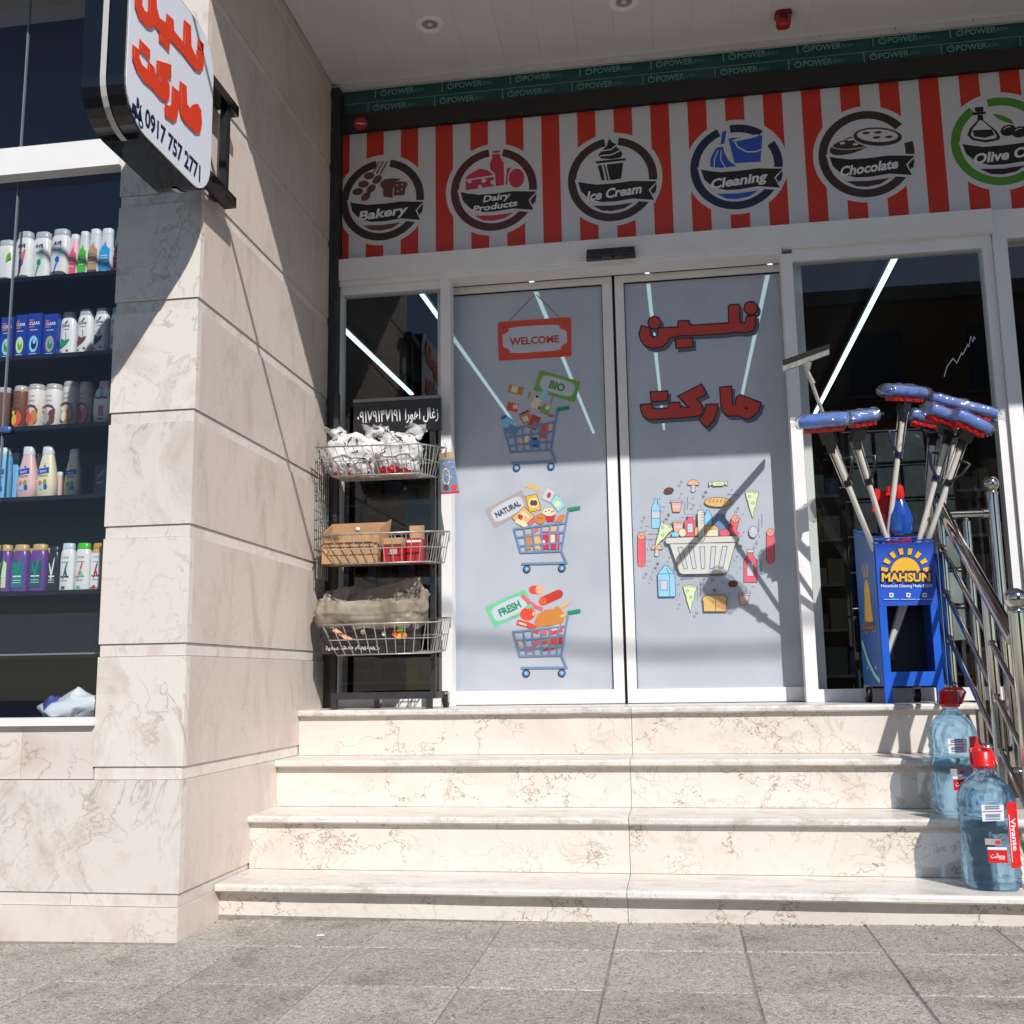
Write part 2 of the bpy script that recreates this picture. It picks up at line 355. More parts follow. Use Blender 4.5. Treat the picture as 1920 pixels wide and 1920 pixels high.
P_black = pr('black', 26, 22, 24); P_brown = pr('dark_brown', 58, 38, 36); P_maroon = pr('maroon', 84, 32, 34); P_choc = pr('brown', 104, 62, 48); P_pink = pr('raspberry', 196, 46, 72)
P_blue = pr('blue', 38, 84, 190); P_navy = pr('navy', 24, 34, 70); P_green = pr('leaf_green', 78, 140, 44); P_teal = pr('teal_film', 26, 84, 86, 0.25)
P_teal2 = pr('teal_line', 112, 164, 164); P_film = pr('film_white', 193, 199, 210); P_steel = pr('cart_blue', 108, 138, 176); P_hgreen = pr('handle_green', 20, 140, 100)
P_lgreen = pr('fresh_green', 110, 196, 146); P_bio = pr('bio_green', 112, 168, 42); P_taupe = pr('taupe', 168, 158, 152); P_ink = pr('ink_grey', 70, 66, 78)
P_tan = pr('tan', 218, 176, 112); P_cream = pr('cream', 226, 214, 180); P_rose = pr('rose', 222, 98, 112); P_sky = pr('pale_blue', 142, 202, 238); P_peach = pr('peach', 236, 170, 140)
P_cheese = pr('pale_green', 208, 226, 178); P_basket = pr('basket_ivory', 206, 206, 196); P_chick = pr('roast', 200, 128, 62); P_tomato = pr('tomato', 220, 74, 50); P_shade = pr('print_shadow', 92, 96, 108)
P_rope = pr('rope', 150, 142, 140); P_letter = pr('letter_red', 190, 56, 34); P_mint = pr('mint', 150, 210, 206); P_yellow = pr('sun_yellow', 226, 176, 52); P_text = pr('text_white', 226, 228, 232)

# ================================================================ SETTING: ground, road, buildings
def gz(x): return 0.0115*x
g = MB(); g.face([(-60, -4.2, -0.12), (60, -4.2, -0.12), (60, -60, -0.12), (-60, -60, -0.12)]); g.build('road', M_asph, kind='structure')
g = MB()
g.hexa([(-12, -4.2, gz(-12)-0.3), (12, -4.2, gz(12)-0.3), (12, 0.0, gz(12)-0.3), (-12, 0.0, gz(-12)-0.3), (-12, -4.2, gz(-12)-0.0035), (12, -4.2, gz(12)-0.0035), (12, 0.0, gz(12)-0.0035), (-12, 0.0, gz(-12)-0.0035)])
walk = g.build('sidewalk', M_grout, kind='structure')
rnd = random.Random(3)
xs = [-1.80+0.41*i+rnd.uniform(-0.004, 0.004) for i in range(15)]
ys = [-1.145, -1.562, -1.985, -2.405, -2.825]
for j in range(4):
    for i in range(14):
        if ys[j] > -1.5 and xs[i+1] < 0.2: continue
        x0, x1, y1, y0 = xs[i]+0.0022, xs[i+1]-0.0022, ys[j]-0.0022, ys[j+1]+0.0022
        if x0 < 0 < x1 and j == 0: x0 = max(x0, 0.0)
        dz = [rnd.uniform(-0.0025, 0.0025) for _ in range(4)]; b = 0.004
        m = MB(); lo = [(x0, y0), (x1, y0), (x1, y1), (x0, y1)]; hi = [(x0+b, y0+b), (x1-b, y0+b), (x1-b, y1-b), (x0+b, y1-b)]
        P = [[(x, y, gz(x)-0.03) for x, y in lo], [(x, y, gz(x)-0.004+d) for (x, y), d in zip(lo, dz)], [(x, y, gz(x)+d) for (x, y), d in zip(hi, dz)]]
        m.grid(P, 0, False, cu=True); m.face(P[2]); m.build('paver', M_paver, walk, org=Vector(((x0+x1)/2, (y0+y1)/2, 0)))

# ---- opposite side of the street (mirrored in the glass)
M_brick = None
def brick_mat():
    m, nt, bs = newmat('brown_brick'); v = coords(nt, 1.0, False); br = N(nt, 'ShaderNodeTexBrick', i_Scale=4.0); nt.links.new(v, br.inputs[0])
    mp = v.node; mp.inputs['Rotation'].default_value = (R(90), 0, 0)
    br.inputs['Color1'].default_value = C(138, 96, 66); br.inputs['Color2'].default_value = C(112, 76, 52); br.inputs['Mortar'].default_value = C(150, 140, 128)
    nt.links.new(br.outputs[0], bs.inputs[0]); bs.inputs['Roughness'].default_value = 0.85; return m
M_brick = brick_mat()
op = thing('brick_house', (9, -17, -0.12), 'brown brick house across the street mirrored in the right glass pane', 'building')
MB().box(4.5, 15, -24, -17, -0.12, 8.6).build('wall', M_brick, op)
MB().box(4.3, 15.2, -24.2, -16.8, 8.6, 8.9).build('roof', M_grout, op)
for wx in (5.6, 8.0, 10.4, 12.8):
    for wz in (1.2, 4.4, 6.6):
        wn = MB().box(wx, wx+1.1, -17.02, -16.97, wz, wz+1.4).build('window', M_gloss_black, op)
        MB().box(wx-0.05, wx+1.15, -16.98, -16.9, wz-0.07, wz).build('sill', M_grout, wn)

# ---- upper storey and soffit
up = thing('upper_storey', (1.5, -2.0, 4.05), 'pale overhanging upper storey above the shop entrance', 'building')
MB().box(-4, 7, -1.98, 5, 4.10, 7.5).build('wall', M_stone, up)
MB().box(-4, 7, -2.0, -1.985, 4.02, 4.4).build('fascia', M_alu, up)
sof = thing('soffit_ceiling', (2.4, -1.0, 4.05), 'white panelled soffit ceiling over the shop entrance', 'ceiling')
x = 0.004
while x < 5.6:
    MB().box(x, x+0.1902, -1.98, -0.03, 4.05, 4.062).build('ceiling_plank', M_soffit, sof); x += 0.191
MB().box(-4, -0.34, -1.98, 1.0, 4.05, 4.062).build('ceiling_plank', M_soffit, sof)
MB().box(-4, 5.6, -1.98, 0.2, 4.064, 4.095).build('backing_board', M_dark, sof)
MB().box(0.0, 5.6, -0.03, 0.0, 4.022, 4.05).build('cornice', M_soffit, sof)
for i, (px, py, lb) in enumerate(((806, 45, 'round recessed soffit downlight nearest the stone wall'), (1170, 3, 'round recessed soffit downlight cut by the top of the picture'))):
    c_ = atZ(px, py, 4.05); t = thing('downlight', c_, lb, 'downlight', 'downlights in the soffit')
    MB().lathe([(0.038, -0.001), (0.042, -0.008), (0.068, -0.01), (0.075, -0.004), (0.075, -0.0005)], c_, 28, caps=False).build('trim_ring', MATS.get('trim_white') or simple('trim_white', C(242, 242, 242), 0.35), t)
    MB().lathe([(0.0395, -0.002), (0.034, -0.0012), (0.03, -0.001)], c_, 24).build('reflector', simple('downlight_reflector', C(168, 166, 164), 0.3, 0.3), t)
    MB().sphere(c_+Vector((0, 0, -0.003)), 0.014, 0, sc=(1, 1, 0.3)).build('bulb', M_white, t)
c_ = atZ(1468, 26, 4.05); t = thing('alarm_siren', c_, 'small red alarm siren fixed under the soffit', 'siren')
M_sir = simple('red_siren_plastic', C(170, 40, 26), 0.35)
s = MB(); s.lathe([(0.03, 0), (0.036, -0.006), (0.036, -0.05), (0.031, -0.066), (0.02, -0.072)], c_, 16, power=4, sx=1, sy=1); s.build('housing', M_sir, t)
s = MB(); s.lathe([(0.04, 0), (0.042, -0.012), (0.037, -0.016)], c_, 16, power=4); s.build('base', simple('siren_base', C(120, 30, 22), 0.4), t)
s = MB(); s.box(c_.x-0.018, c_.x+0.018, c_.y-0.0385, c_.y-0.035, -0.045+4.05, -0.02+4.05); s.build('grille', simple('siren_grille', C(70, 20, 16), 0.5), t)

# ---- stone pillar: courses of marble slabs with recessed strips
J = [-0.02, 0.155, 0.580, 1.009, 1.437, 1.865, 2.295, 2.724, 3.152, 3.580, 4.008, 4.4]
pil = thing('stone_pillar', (-0.17, -0.76, 0), 'beige marble clad pillar and side wall left of the steps', 'wall')
MB().box(-0.318, -0.032, -1.488, 0.05, -0.05, 4.4).build('core', M_grout, pil)
rnd = random.Random(5)
XL = -0.338
for i in range(len(J)-1):
    z0, z1 = J[i]+0.0, J[i+1]-0.045
    if i == 0: z0 = -0.06
    fx = XL if i > 1 else -0.78
    o = MB()
    zt = z1 if i != 1 else 0.535
    # front slab, 1.5 mm arris
    def slab(x0, x1, y0, y1, a, b, mt, nm='slab'):
        e = 0.0022; m = MB(); m.box(x0, x1, y0, y1, a+0.0008, b-0.0008); return m.build(nm, mt, pil, org=Vector(((x0+x1)/2, (y0+y1)/2, a)))
    mt = M_pink if i == 0 else M_stone
    slab(fx, 0.0, -1.52, -1.49, z0, zt, mt)
    if fx < XL: slab(-2.4, fx-0.002, -1.52, -1.49, z0, zt, mt)
    slab(XL+0.004 if i > 0 else -0.4, -0.006, -1.514, -1.482, z1, J[i+1], M_strip, 'strip')
    if i == 0: slab(-2.4, -0.4015, -1.514, -1.482, z1, J[i+1], M_strip, 'strip')
    ye = 0.02; cut = rnd.choice((-0.36, -0.3, -0.62, -0.25))
    slab(-0.03, 0.0, -1.4885, cut-0.0008, z0, z1, M_stone_s); slab(-0.03, 0.0, cut+0.0008, ye, z0, z1, M_stone_s)
    c2 = rnd.choice((-0.9, -0.6, -1.1))
    slab(-0.04, -0.006, -1.4815, c2-0.0007, z1, J[i+1], M_strip, 'strip'); slab(-0.04, -0.006, c2+0.0007, ye, z1, J[i+1], M_strip, 'strip')
for x0, x1 in ((-2.4, -1.52), (-1.518, -0.622), (-0.620, XL-0.002)):
    slab(x0, x1, -1.512, -1.488, 0.5365, 0.722, M_pink)
MB().box(-2.4, -0.32, -1.486, -1.3, -0.05, 0.715).build('core', M_grout, pil)

# ---- staircase
st = thing('stone_steps', (1.47, -0.8, 0), 'four cream marble steps leading up to the sliding doors', 'stairs')
T = [(0.735, -0.407, -0.381, 0.34), (0.533, -0.670, -0.638, -0.383), (0.340, -0.946, -0.918, -0.640), (0.133, -1.235, -1.190, -0.920)]
XR = 2.944; XJ = 1.512
for i, (z, yn, yr, yb) in enumerate(T):
    th = 0.028; zl = T[i+1][0] if i < 3 else -0.05
    xr = XR if i < 2 else 3.4
    for a, b in ((0.0005, XJ-0.0012), (XJ+0.0012, xr)):
        m = MB(); prof = [(yb, z)]+[(yn+0.011-0.011*math.sin(t), z-0.011+0.011*math.cos(t)) for t in (0, 0.5, 1.0, 1.4)]+[(yn, z-th+0.006), (yn+0.005, z-th), (yb, z-th)]
        seg = 14; rows = []
        for k in range(seg+1):
            X = a+(b-a)*k/seg
            rows.append([(X, y+(noise.noise(Vector((X*5, i*3.1, q)))*0.0016 if 0 < q < 7 else 0), zz+(noise.noise(Vector((X*7, i*5.3, q+4)))*0.001 if 0 < q < 7 else 0)) for q, (y, zz) in enumerate(prof)])
        m.grid(rows, 0, False, cu=True); m.face(rows[0]); m.face(rows[-1][::-1]); m.build('tread', M_tread, st, org=Vector(((a+b)/2, yn, z)))
    for a, b in ((0.0005, XJ-0.001), (XJ+0.001, xr-0.012)):
        MB().box(a, b, yr, yr+0.02, zl-0.001+0.002, z-th-0.0005).build('riser', M_riser, st, org=Vector(((a+b)/2, yr, zl)))
    MB().box(xr-0.032, xr-0.0125, yr+0.0205, 0.3, zl, z-th-0.001).build('side_panel', M_riser, st)
    MB().box(0.001, xr-0.035, yr+0.022, 0.3, zl+0.002, z-th-0.002).build('core', M_grout, st)
MB().box(0.0, 1.3, -1.192, -1.187, -0.02, 0.018).jitter(0.004, 20, 2).build('mortar_bead', M_grout, st)

# ---- right-hand base wall below the glass, store interior shell
MB().box(XR-0.01, 6, 0.0, 0.2, -0.05, 0.735).build('base_wall', simple('shade_dark_wall', C(58, 54, 52), 0.35, var=0.4, scale=30), label='base wall under the glass right of the steps, coloured dark for shade', cat='wall')  # shade beyond the railing is put into the wall's dark colour
sh = thing('store_interior', (2, 3, 0.7), kind='structure')
MB().box(-2.3, 7, 0.34, 8, 0.68, 0.732).build('floor', simple('store_floor', C(60, 58, 56), 0.3, var=0.2), sh)
MB().box(-2.3, 7, 8, 8.1, 0.7, 4.0).build('back_wall', M_dark, sh)
MB().box(-2.3, -2.2, 0.05, 8, 0.7, 4.0).build('side_wall', M_dark, sh)
MB().box(6.9, 7, 0.1, 8, 0.7, 4.0).build('side_wall', M_dark, sh)
MB().box(-2.3, 7, 0.14, 8, 3.32, 3.4).build('ceiling', M_dark, sh)
MB().box(-2.2, 7, 0.105, 0.135, 2.95, 4.0).build('front_bulkhead', M_dark, sh)
M_lamp = simple('lit_lamp', C(200, 240, 245), 0.5, emit=((0.62, 0.93, 0.98, 1), 2.3))
LP = [((640, 613), (772, 739), 'at the far left'), ((770, 522), (965, 795), 'second from the left'), ((985, 499), (1113, 812), 'third from the left'), ((1211, 490), (1245, 805), 'third from the right'), ((1449, 470), (1385, 770), 'second from the right'), ((1690, 460), (1525, 782), 'at the far right')]
for a, b, wd in LP:
    A, B = atZ(*a, 3.26), atZ(*b, 3.26)
    t = thing('linear_lamp', A, 'lit linear ceiling lamp inside the store, '+wd, 'lamp', 'linear lamps in the store')
    d = (B-A).normalized(); sd = Vector((d.y, -d.x, 0))
    m = MB(); m.obox((A+B)/2, (B-A)/2, sd*(0.0155 if 'far' in wd else 0.012), (0, 0, 0.006)); m.build('diffuser', M_lamp, t)
    m = MB(); m.obox((A+B)/2+Vector((0, 0, 0.03)), (B-A)/2, sd*0.026, (0, 0, 0.02)); m.build('housing', M_dark, t)

# ================================================================ LEFT DISPLAY WINDOW
wi = thing('display_window', (-1.3, -1.5, 0.72), 'tall display window with white frame left of the stone pillar', 'window')
MB().box(-2.4, XL-0.001, -1.535, -1.46, 0.7235, 0.752).build('sill', M_alu, wi)
MB().box(-2.4, XL-0.001, -1.535, -1.474, 2.852, 2.965).build('transom', M_alu, wi)
MB().box(-2.4, XL-0.001, -1.50, -0.801, 0.70, 0.7225).build('case_floor', M_navyshelf, wi)
MB().box(-2.4, XL, -0.80, -0.78, 0.72, 4.05).build('back_panel', M_navy, wi)
MB().box(XL+0.0005, XL+0.018, -1.489, -0.80, 0.72, 4.05).build('side_panel', M_navyshelf, wi)
XM = atY(25, 520, -1.47).x
for a, b, z0, z1 in ((XM, XL-0.002, 0.752, 2.851), (-2.4, XM-0.004, 0.752, 2.851), (XM, XL-0.002, 2.966, 4.05), (-2.4, XM-0.004, 2.966, 4.05)):
    m = MB(); m.face([(a, -1.47, z0), (b, -1.47, z0), (b, -1.47, z1), (a, -1.47, z1)]); m.build('glass_pane', M_glass_w, wi)
for z0, z1 in ((0.752, 2.851), (2.966, 4.05)):
    MB().box(XM-0.0045, XM-0.0005, -1.476, -1.464, z0, z1).build('glass_edge', simple('glass_edge_grey', C(120, 132, 140), 0.2), wi)
lk = atY(6, 806, -1.48)
m = MB(); m.lathe([(0.02, -0.011), (0.022, -0.008), (0.022, 0.008), (0.02, 0.011)], (lk.x-0.01, -1.478, lk.z), 14, sx=2.0, sy=0.5, power=3); m.build('lock', simple('blue_lock', C(60, 84, 140), 0.35), wi)
SHY = -1.12
SZ = []
for i, (pa, pb) in enumerate(((530, 516), (674, 664), (805, 797), (937, 928), (1112, 1105))):
    z = (atY(0, pa, SHY).z+atY(215, pb, SHY).z)/2; SZ.append(z)
    MB().box(-2.3, XL-0.001, SHY-0.045, -0.801, z-0.018, z).build('shelf', M_navyshelf, wi)
z = atY(90, 1226, SHY).z
MB().box(-2.3, XL-0.001, SHY-0.05, SHY-0.03, z-0.006, z+0.001).build('drawer_trim', M_grey, wi)
MB().box(-2.3, XL-0.001, SHY-0.03, -0.801, z-0.02, z+0.16).build('drawer_front', M_navyshelf, wi)

# ================================================================ SHOP FRONT
po = MB(); po.box(0.0005, 0.048, -0.055, 0.06, 0.735, 4.02); po.jitter(0.002, 30, 1)
po.build('corner_post', M_blackp, label='worn black corner post between stone wall and shop front', cat='post')

# ---- teal film-wrapped header board
tf = thing('header_board', (2.3, 0.0, 3.87), 'dark teal film-wrapped header board with repeated POWER print under the soffit', 'board')
MB().box(0.05, 5.5, 0.0, 0.03, 3.876, 4.05).build('board', P_teal, tf)
MB().box(0.05, 5.5, -0.025, 0.03, 3.776, 3.8755).build('shutter_rail', simple('shutter_rail', C(30, 31, 33), 0.45), tf)
p = Print(lambda u, v, k: Vector((u, -0.0002*k, v)))
for row, (zb, off) in enumerate(((3.880, 0.19), (3.952, 0.235), (4.022, 0.345))):
    p.line([(0.05, zb+0.068), (5.5, zb+0.068)], 0.003, P_teal2)
    n = -1
    while off+n*0.368 < 5.2:
        u = off+n*0.368; n += 1
        if u < 0.06: continue
        p.line([(u, zb+0.008), (u, zb+0.064)], 0.005, P_teal2)
        if row == 2: continue
        p.ring(u+0.045, zb+0.034, 0.019, 0.013, P_teal2, 110, 430, 14); p.line([(u+0.045, zb+0.036), (u+0.045, zb+0.057)], 0.006, P_teal2)
        p.text('POWER', u+0.07, zb+0.018, 0.145, 0.033, P_teal2, flip=1, align='l', bold=0.015)
        p.text('ECO+', u+0.22, zb+0.022, 0.05, 0.018, P_teal2, flip=1, align='l')
p.done('film_print', tf)
c_ = atY(676, 232, -0.026); m = MB(); m.lathe([(0.036, 0), (0.036, 0.0012)], (0, 0, 0), 24)
m.v = [Vector((v.x+c_.x, -0.0255-v.z, v.y+c_.z)) for v in m.v]
sk = m.build('round_sticker', simple('sticker_red', C(190, 44, 52), 0.4), label='round red sticker with white scribble on the black rail', cat='sticker')
p = Print(lambda u, v, k: Vector((c_.x+u, -0.0269-0.0001*k, c_.z+v))); p.line([(-0.022, 0.008), (-0.012, 0.0), (-0.005, 0.006), (0.004, -0.006), (0.01, 0.002), (0.024, -0.004)], 0.005, P_text); p.done('scribble', sk)

# ---- striped category banner
bn = thing('shop_banner', (2.3, 0, 3.05), 'red and white striped banner with round grocery emblems above the doors', 'banner')
MB().box(0.052, 5.5, 0.0, 0.025, 3.05, 3.772).build('panel', P_white, bn)
p = Print(lambda u, v, k: Vector((u, -0.0003-0.0002*k, v)))
X0 = atY(687.7, 249, 0).x; X17 = atY(1871.9, 130, 0).x; pit = (X17-X0)/17; wd = pit*0.5
for k in range(-1, 29):
    a = max(0.053, X0+k*pit); b = X0+k*pit+wd
    if b < 0.06: continue
    p.k = 0; p.poly([(a, 3.052), (b, 3.052), (b, 3.771), (a, 3.771)], P_red)
p.done('stripes', bn)
EM = []
Z4 = (620, 0, 2.954); Z5 = (1220, 0, 2.743)
def emblem(cr, cx, cy, r, ringc, words, icon, accent, gap):
    ox, oy, sc = cr; c_ = atY(ox+cx/sc, oy+cy/sc, 0); Rw = 0.2285
    fn = lambda u, v, k: Vector((c_.x+u*Rw, -0.0012-0.00012*k, c_.z+v*Rw))
    p = Print(fn); L = lambda pts: [((x-cx)/r, -((y-cy)+0.093*(x-cx))/r) for x, y in pts]
    xl = (0.053-c_.x)/Rw
    clip = lambda pts: [(max(u, xl), v) for u, v in pts]
    circ = lambda q: clip([(q*math.cos(R(7.5*i)), q*math.sin(R(7.5*i))) for i in range(48)])
    p.poly(circ(1.115), P_white); p.poly(circ(1.0), ringc); p.poly(circ(0.815), P_white)
    for a0, a1 in gap: p.ring(0, 0, 1.02, 0.80, P_white, a0, a1, 10)
    icon(p, L)
    rib = [(-0.77, 0.005), (-0.6, -0.045), (-0.35, -0.10), (0.05, -0.105), (0.45, -0.085), (0.99, -0.14), (0.80, -0.33), (0.91, -0.58), (0.45, -0.505), (0.05, -0.54), (-0.25, -0.53), (-0.53, -0.43), (-0.71, -0.23)]
    p.poly(clip([(u*1.07-0.02, (v+0.27)*1.22-0.27) for u, v in rib]), P_white); p.poly(rib, P_black)
    p.poly([(0.985, -0.235), (0.87, -0.34), (0.94, -0.43)], P_black)
    p.poly([(-0.45, -0.60), (0.0, -0.63), (0.45, -0.60), (0.25, -0.72), (-0.02, -0.76), (-0.25, -0.73)], accent)
    if len(words) == 1: p.text(words[0], 0.02, -0.43, min(1.22, 0.19*len(words[0])+0.02), 0.22, P_text, rot=4, flip=1, bold=0.033, shear=0.28)
    else:
        p.text(words[0], 0.06, -0.27, 0.62, 0.15, P_text, rot=4, flip=1, bold=0.03, shear=0.28); p.text(words[1], 0.02, -0.48, 1.02, 0.15, P_text, rot=4, flip=1, bold=0.03, shear=0.28)
    p.done('emblem', bn, label='round emblem reading '+' '.join(words))
def i_bakery(p, L):
    for x, y, a in ((213, 972, 60), (258, 993, 20), (183, 1020, 60), (225, 1045, 20), (152, 1062, 60), (196, 1090, 20)):
        (u, v), = L([(x, y)]); p.ell(u, v, 0.13, 0.09, P_choc, -a+60, 12)
    for k in range(3): p.line(L([(232+k*22, 962), (268+k*22, 890)]), 0.035, P_choc)
    p.poly(L([(275, 1010), (300, 992), (345, 986), (390, 990), (360, 1005), (340, 1020), (345, 1040), (342, 1096), (292, 1090), (290, 1045), (278, 1035)]), P_choc)
    p.poly(L([(335, 1015), (375, 1002), (418, 1008), (425, 1025), (412, 1045), (408, 1080), (348, 1085), (350, 1045)]), P_choc)
    for x, y in ((367, 1025), (395, 1022), (372, 1060), (392, 1050)): (u, v), = L([(x, y)]); p.ell(u, v, 0.02, 0.02, P_white, n=8)
def i_dairy(p, L):
    p.poly(L([(745, 985), (760, 965), (825, 925), (870, 935), (905, 965), (745, 992)]), P_pink); p.poly(L([(745, 1000), (905, 975), (905, 1030), (745, 1055)]), P_pink)
    p.poly(L([(900, 822), (940, 818), (944, 860), (962, 890), (962, 1025), (915, 1030), (912, 960), (885, 930), (885, 890), (898, 860)]), P_pink); p.line(L([(898, 838), (944, 834)]), 0.03, P_white)
    (u, v), = L([(1032, 983)]); p.ell(u, v, 0.18, 0.23, P_pink); p.poly(L([(980, 925), (1005, 920), (985, 960), (980, 1020), (970, 1022)]), P_pink)
    for x, y, q in ((768, 1002, 0.05), (848, 998, 0.055), (826, 1035, 0.05), (900, 1008, 0.06)): (u, v), = L([(x, y)]); p.ell(u, v, q, q, P_white, n=10)
def i_ice(p, L):
    p.poly(L([(1548, 745), (1535, 790), (1505, 820), (1485, 848), (1500, 868), (1560, 872), (1612, 862), (1622, 840), (1612, 815), (1590, 800), (1588, 780), (1568, 770)]), P_black)
    for a in (([(1505, 822), (1560, 812), (1588, 788)]), ([(1495, 852), (1560, 845), (1612, 818)])): p.line(L(a), 0.03, P_white)
    p.poly(L([(1470, 885), (1638, 866), (1640, 880), (1470, 899)]), P_black); p.poly(L([(1530, 905), (1625, 893), (1610, 990), (1548, 1000)]), P_black); p.poly(L([(1480, 910), (1502, 907), (1518, 1000), (1500, 1002)]), P_black); p.poly(L([(1512, 906), (1520, 905), (1540, 1000), (1530, 1001)]), P_black)
def i_clean(p, L):
    p.poly(L([(405, 692), (588, 675), (570, 830), (432, 838)]), P_blue); (u, v), = L([(498, 690)]); p.ell(u, v, 0.30, 0.035, P_white, 8)
    p.line(L([(440, 712), (455, 745), (500, 772), (550, 770), (578, 760)]), 0.03, P_white); p.poly(L([(375, 650), (399, 645), (382, 725), (362, 725)]), P_blue)
    p.poly(L([(300, 858), (305, 810), (330, 760), (345, 745), (375, 740), (380, 775), (400, 820), (440, 855), (395, 862), (360, 865), (320, 862)]), P_blue)
    for a in ([(350, 760), (325, 815), (322, 862)], [(365, 760), (358, 815), (382, 864)]): p.line(L(a), 0.022, P_white)
def i_choc(p, L):
    (u, v), = L([(1035, 738)]); p.ell(u, v, 0.49, 0.19, P_brown, 14); p.line([(u+0.42*math.cos(R(t)), v+0.02+0.12*math.sin(R(t))) for t in range(0, 360, 20)], 0.018, P_white, True)
    for x, y in ((985, 728), (1055, 735), (1030, 706)): (a, b), = L([(x, y)]); p.ell(a, b, 0.06, 0.03, P_white, n=10)
    (u, v), = L([(1175, 690)]); p.ell(u, v, 0.54, 0.25, P_white, -8); p.ell(u, v, 0.51, 0.215, P_brown, -8); p.ell(u, v+0.025, 0.43, 0.15, P_white, -8)
    for x, y in ((1115, 668), (1180, 665), (1170, 695), (1235, 692)): (a, b), = L([(x, y)]); p.ell(a, b, 0.085, 0.03, P_brown, n=12)
def i_olive(p, L):
    a = L([(1690, 565), (1716, 565), (1720, 600), (1780, 660), (1800, 700), (1790, 720), (1720, 735), (1650, 720), (1625, 690), (1640, 650), (1685, 600)]); p.poly(a, P_black)
    p.poly(L([(1695, 600), (1712, 600), (1765, 660), (1782, 695), (1775, 710), (1715, 720), (1660, 708), (1643, 690), (1655, 655)]), P_white)
    p.poly(L([(1655, 660), (1760, 655), (1770, 690), (1715, 706), (1662, 698)]), P_black); p.poly(L([(1665, 550), (1735, 545), (1735, 560), (1665, 568)]), P_black); p.poly(L([(1675, 520), (1725, 516), (1722, 545), (1680, 548)]), P_black)
    for x, y in ((1845, 662), (1905, 672)): (u, v), = L([(x, y)]); p.ell(u, v, 0.16, 0.125, P_black, 14); p.line([(u-0.09, v+0.03), (u-0.03, v+0.075), (u+0.05, v+0.08)], 0.02, P_white)
    p.poly(L([(1770, 560), (1820, 570), (1865, 595), (1880, 625), (1830, 610), (1795, 590)]), P_green)
emblem(Z4, 285, 1107, 228, P_brown, ['Bakery'], i_bakery, P_choc, [(78, 99)])
emblem(Z4, 903, 1050, 243, P_maroon, ['Dairy', 'Products'], i_dairy, P_pink, [(76, 96)])
emblem(Z4, 1560, 993, 252, P_brown, ['Ice Cream'], i_ice, P_brown, [(80, 99)])
emblem(Z5, 440, 858, 247, P_navy, ['Cleaning'], i_clean, P_blue, [(96, 112), (32, 52)])
emblem(Z5, 1108, 792, 257, P_brown, ['Chocolate'], i_choc, P_brown, [(12, 38)])
emblem(Z5, 1798, 726, 266, P_green, ['Olive Oil'], i_olive, P_black, [(102, 124)])

# ---- aluminium frame
fr = thing('door_frame', (1.7, 0, 0.735), 'white aluminium frame and header of the automatic entrance', 'door frame')
MB().box(0.05, 3.288, -0.045, 0.10, 2.932, 3.047).build('header', M_alu, fr)
MB().box(0.05, 2.305, -0.03, 0.095, 2.906, 2.9315).build('header_lip', M_alu, fr)
MB().box(3.289, 5.5, -0.02, 0.09, 2.90, 3.047).build('side_header', M_alu, fr)
MB().box(2.300, 2.355, -0.02, 0.06, 0.736, 2.9055).build('mullion', M_alu, fr); MB().box(0.588, 0.640, -0.02, 0.06, 0.736, 2.9055).build('mullion', M_alu, fr)
MB().box(3.240, 3.284, -0.01, 0.06, 0.736, 2.9315).build('mullion', M_alu, fr); MB().box(3.286, 3.348, -0.03, 0.08, 0.736, 2.8995).build('jamb', M_alu, fr)
MB().box(0.049, 0.063, -0.01, 0.05, 0.736, 2.9055).build('jamb', M_alu, fr)
MB().box(0.0635, 0.5875, -0.01, 0.05, 2.862, 2.9055).build('top_rail', M_alu, fr); MB().box(2.3555, 3.2395, -0.01, 0.05, 2.866, 2.9315).build('top_rail', M_alu, fr)
MB().box(0.0635, 0.5875, -0.01, 0.05, 0.736, 0.792).build('bottom_rail', M_alu, fr); MB().box(2.3555, 3.2395, -0.01, 0.05, 0.736, 0.794).build('bottom_rail', M_alu, fr)
MB().box(3.3485, 5.5, -0.01, 0.05, 0.736, 0.80).build('bottom_rail', M_alu, fr)
for a, b, z0, z1, nm in ((0.063, 0.588, 0.792, 2.862, 'glass_pane'), (2.355, 3.24, 0.794, 2.866, 'glass_pane'), (3.348, 5.5, 0.8, 2.9, 'glass_pane')):
    m = MB(); m.face([(a, 0.02, z0), (b, 0.02, z0), (b, 0.02, z1), (a, 0.02, z1)]); m.build(nm, M_glass, fr)
MB().box(0.545, 0.575, 0.10, 0.14, 0.74, 2.9).build('inner_stile', M_alu, fr); MB().box(2.372, 2.41, 0.10, 0.14, 0.74, 2.9).build('inner_stile', M_alu, fr)
MB().box(0.05, 3.3, 0.09, 0.16, 0.7325, 0.7365).build('floor_track', M_black, fr)
# sensor
a = atY(1100, 486, -0.05); b = atY(1192, 492, -0.05)
se = thing('door_sensor', (1.47, -0.06, 2.94), 'black motion sensor bar on the header above the sliding doors', 'sensor')
m = MB(); m.hexa([(a.x, -0.085, 2.935), (b.x, -0.085, 2.935), (b.x, -0.046, 2.93), (a.x, -0.046, 2.93), (a.x+0.004, -0.07, 2.985), (b.x-0.004, -0.07, 2.985), (b.x, -0.046, 2.99), (a.x, -0.046, 2.99)]); m.build('housing', M_gloss_black, se)
MB().box(a.x+0.01, b.x-0.01, -0.087, -0.0855, 2.937, 2.948).build('lens', simple('sensor_lens', C(40, 20, 30), 0.1), se)

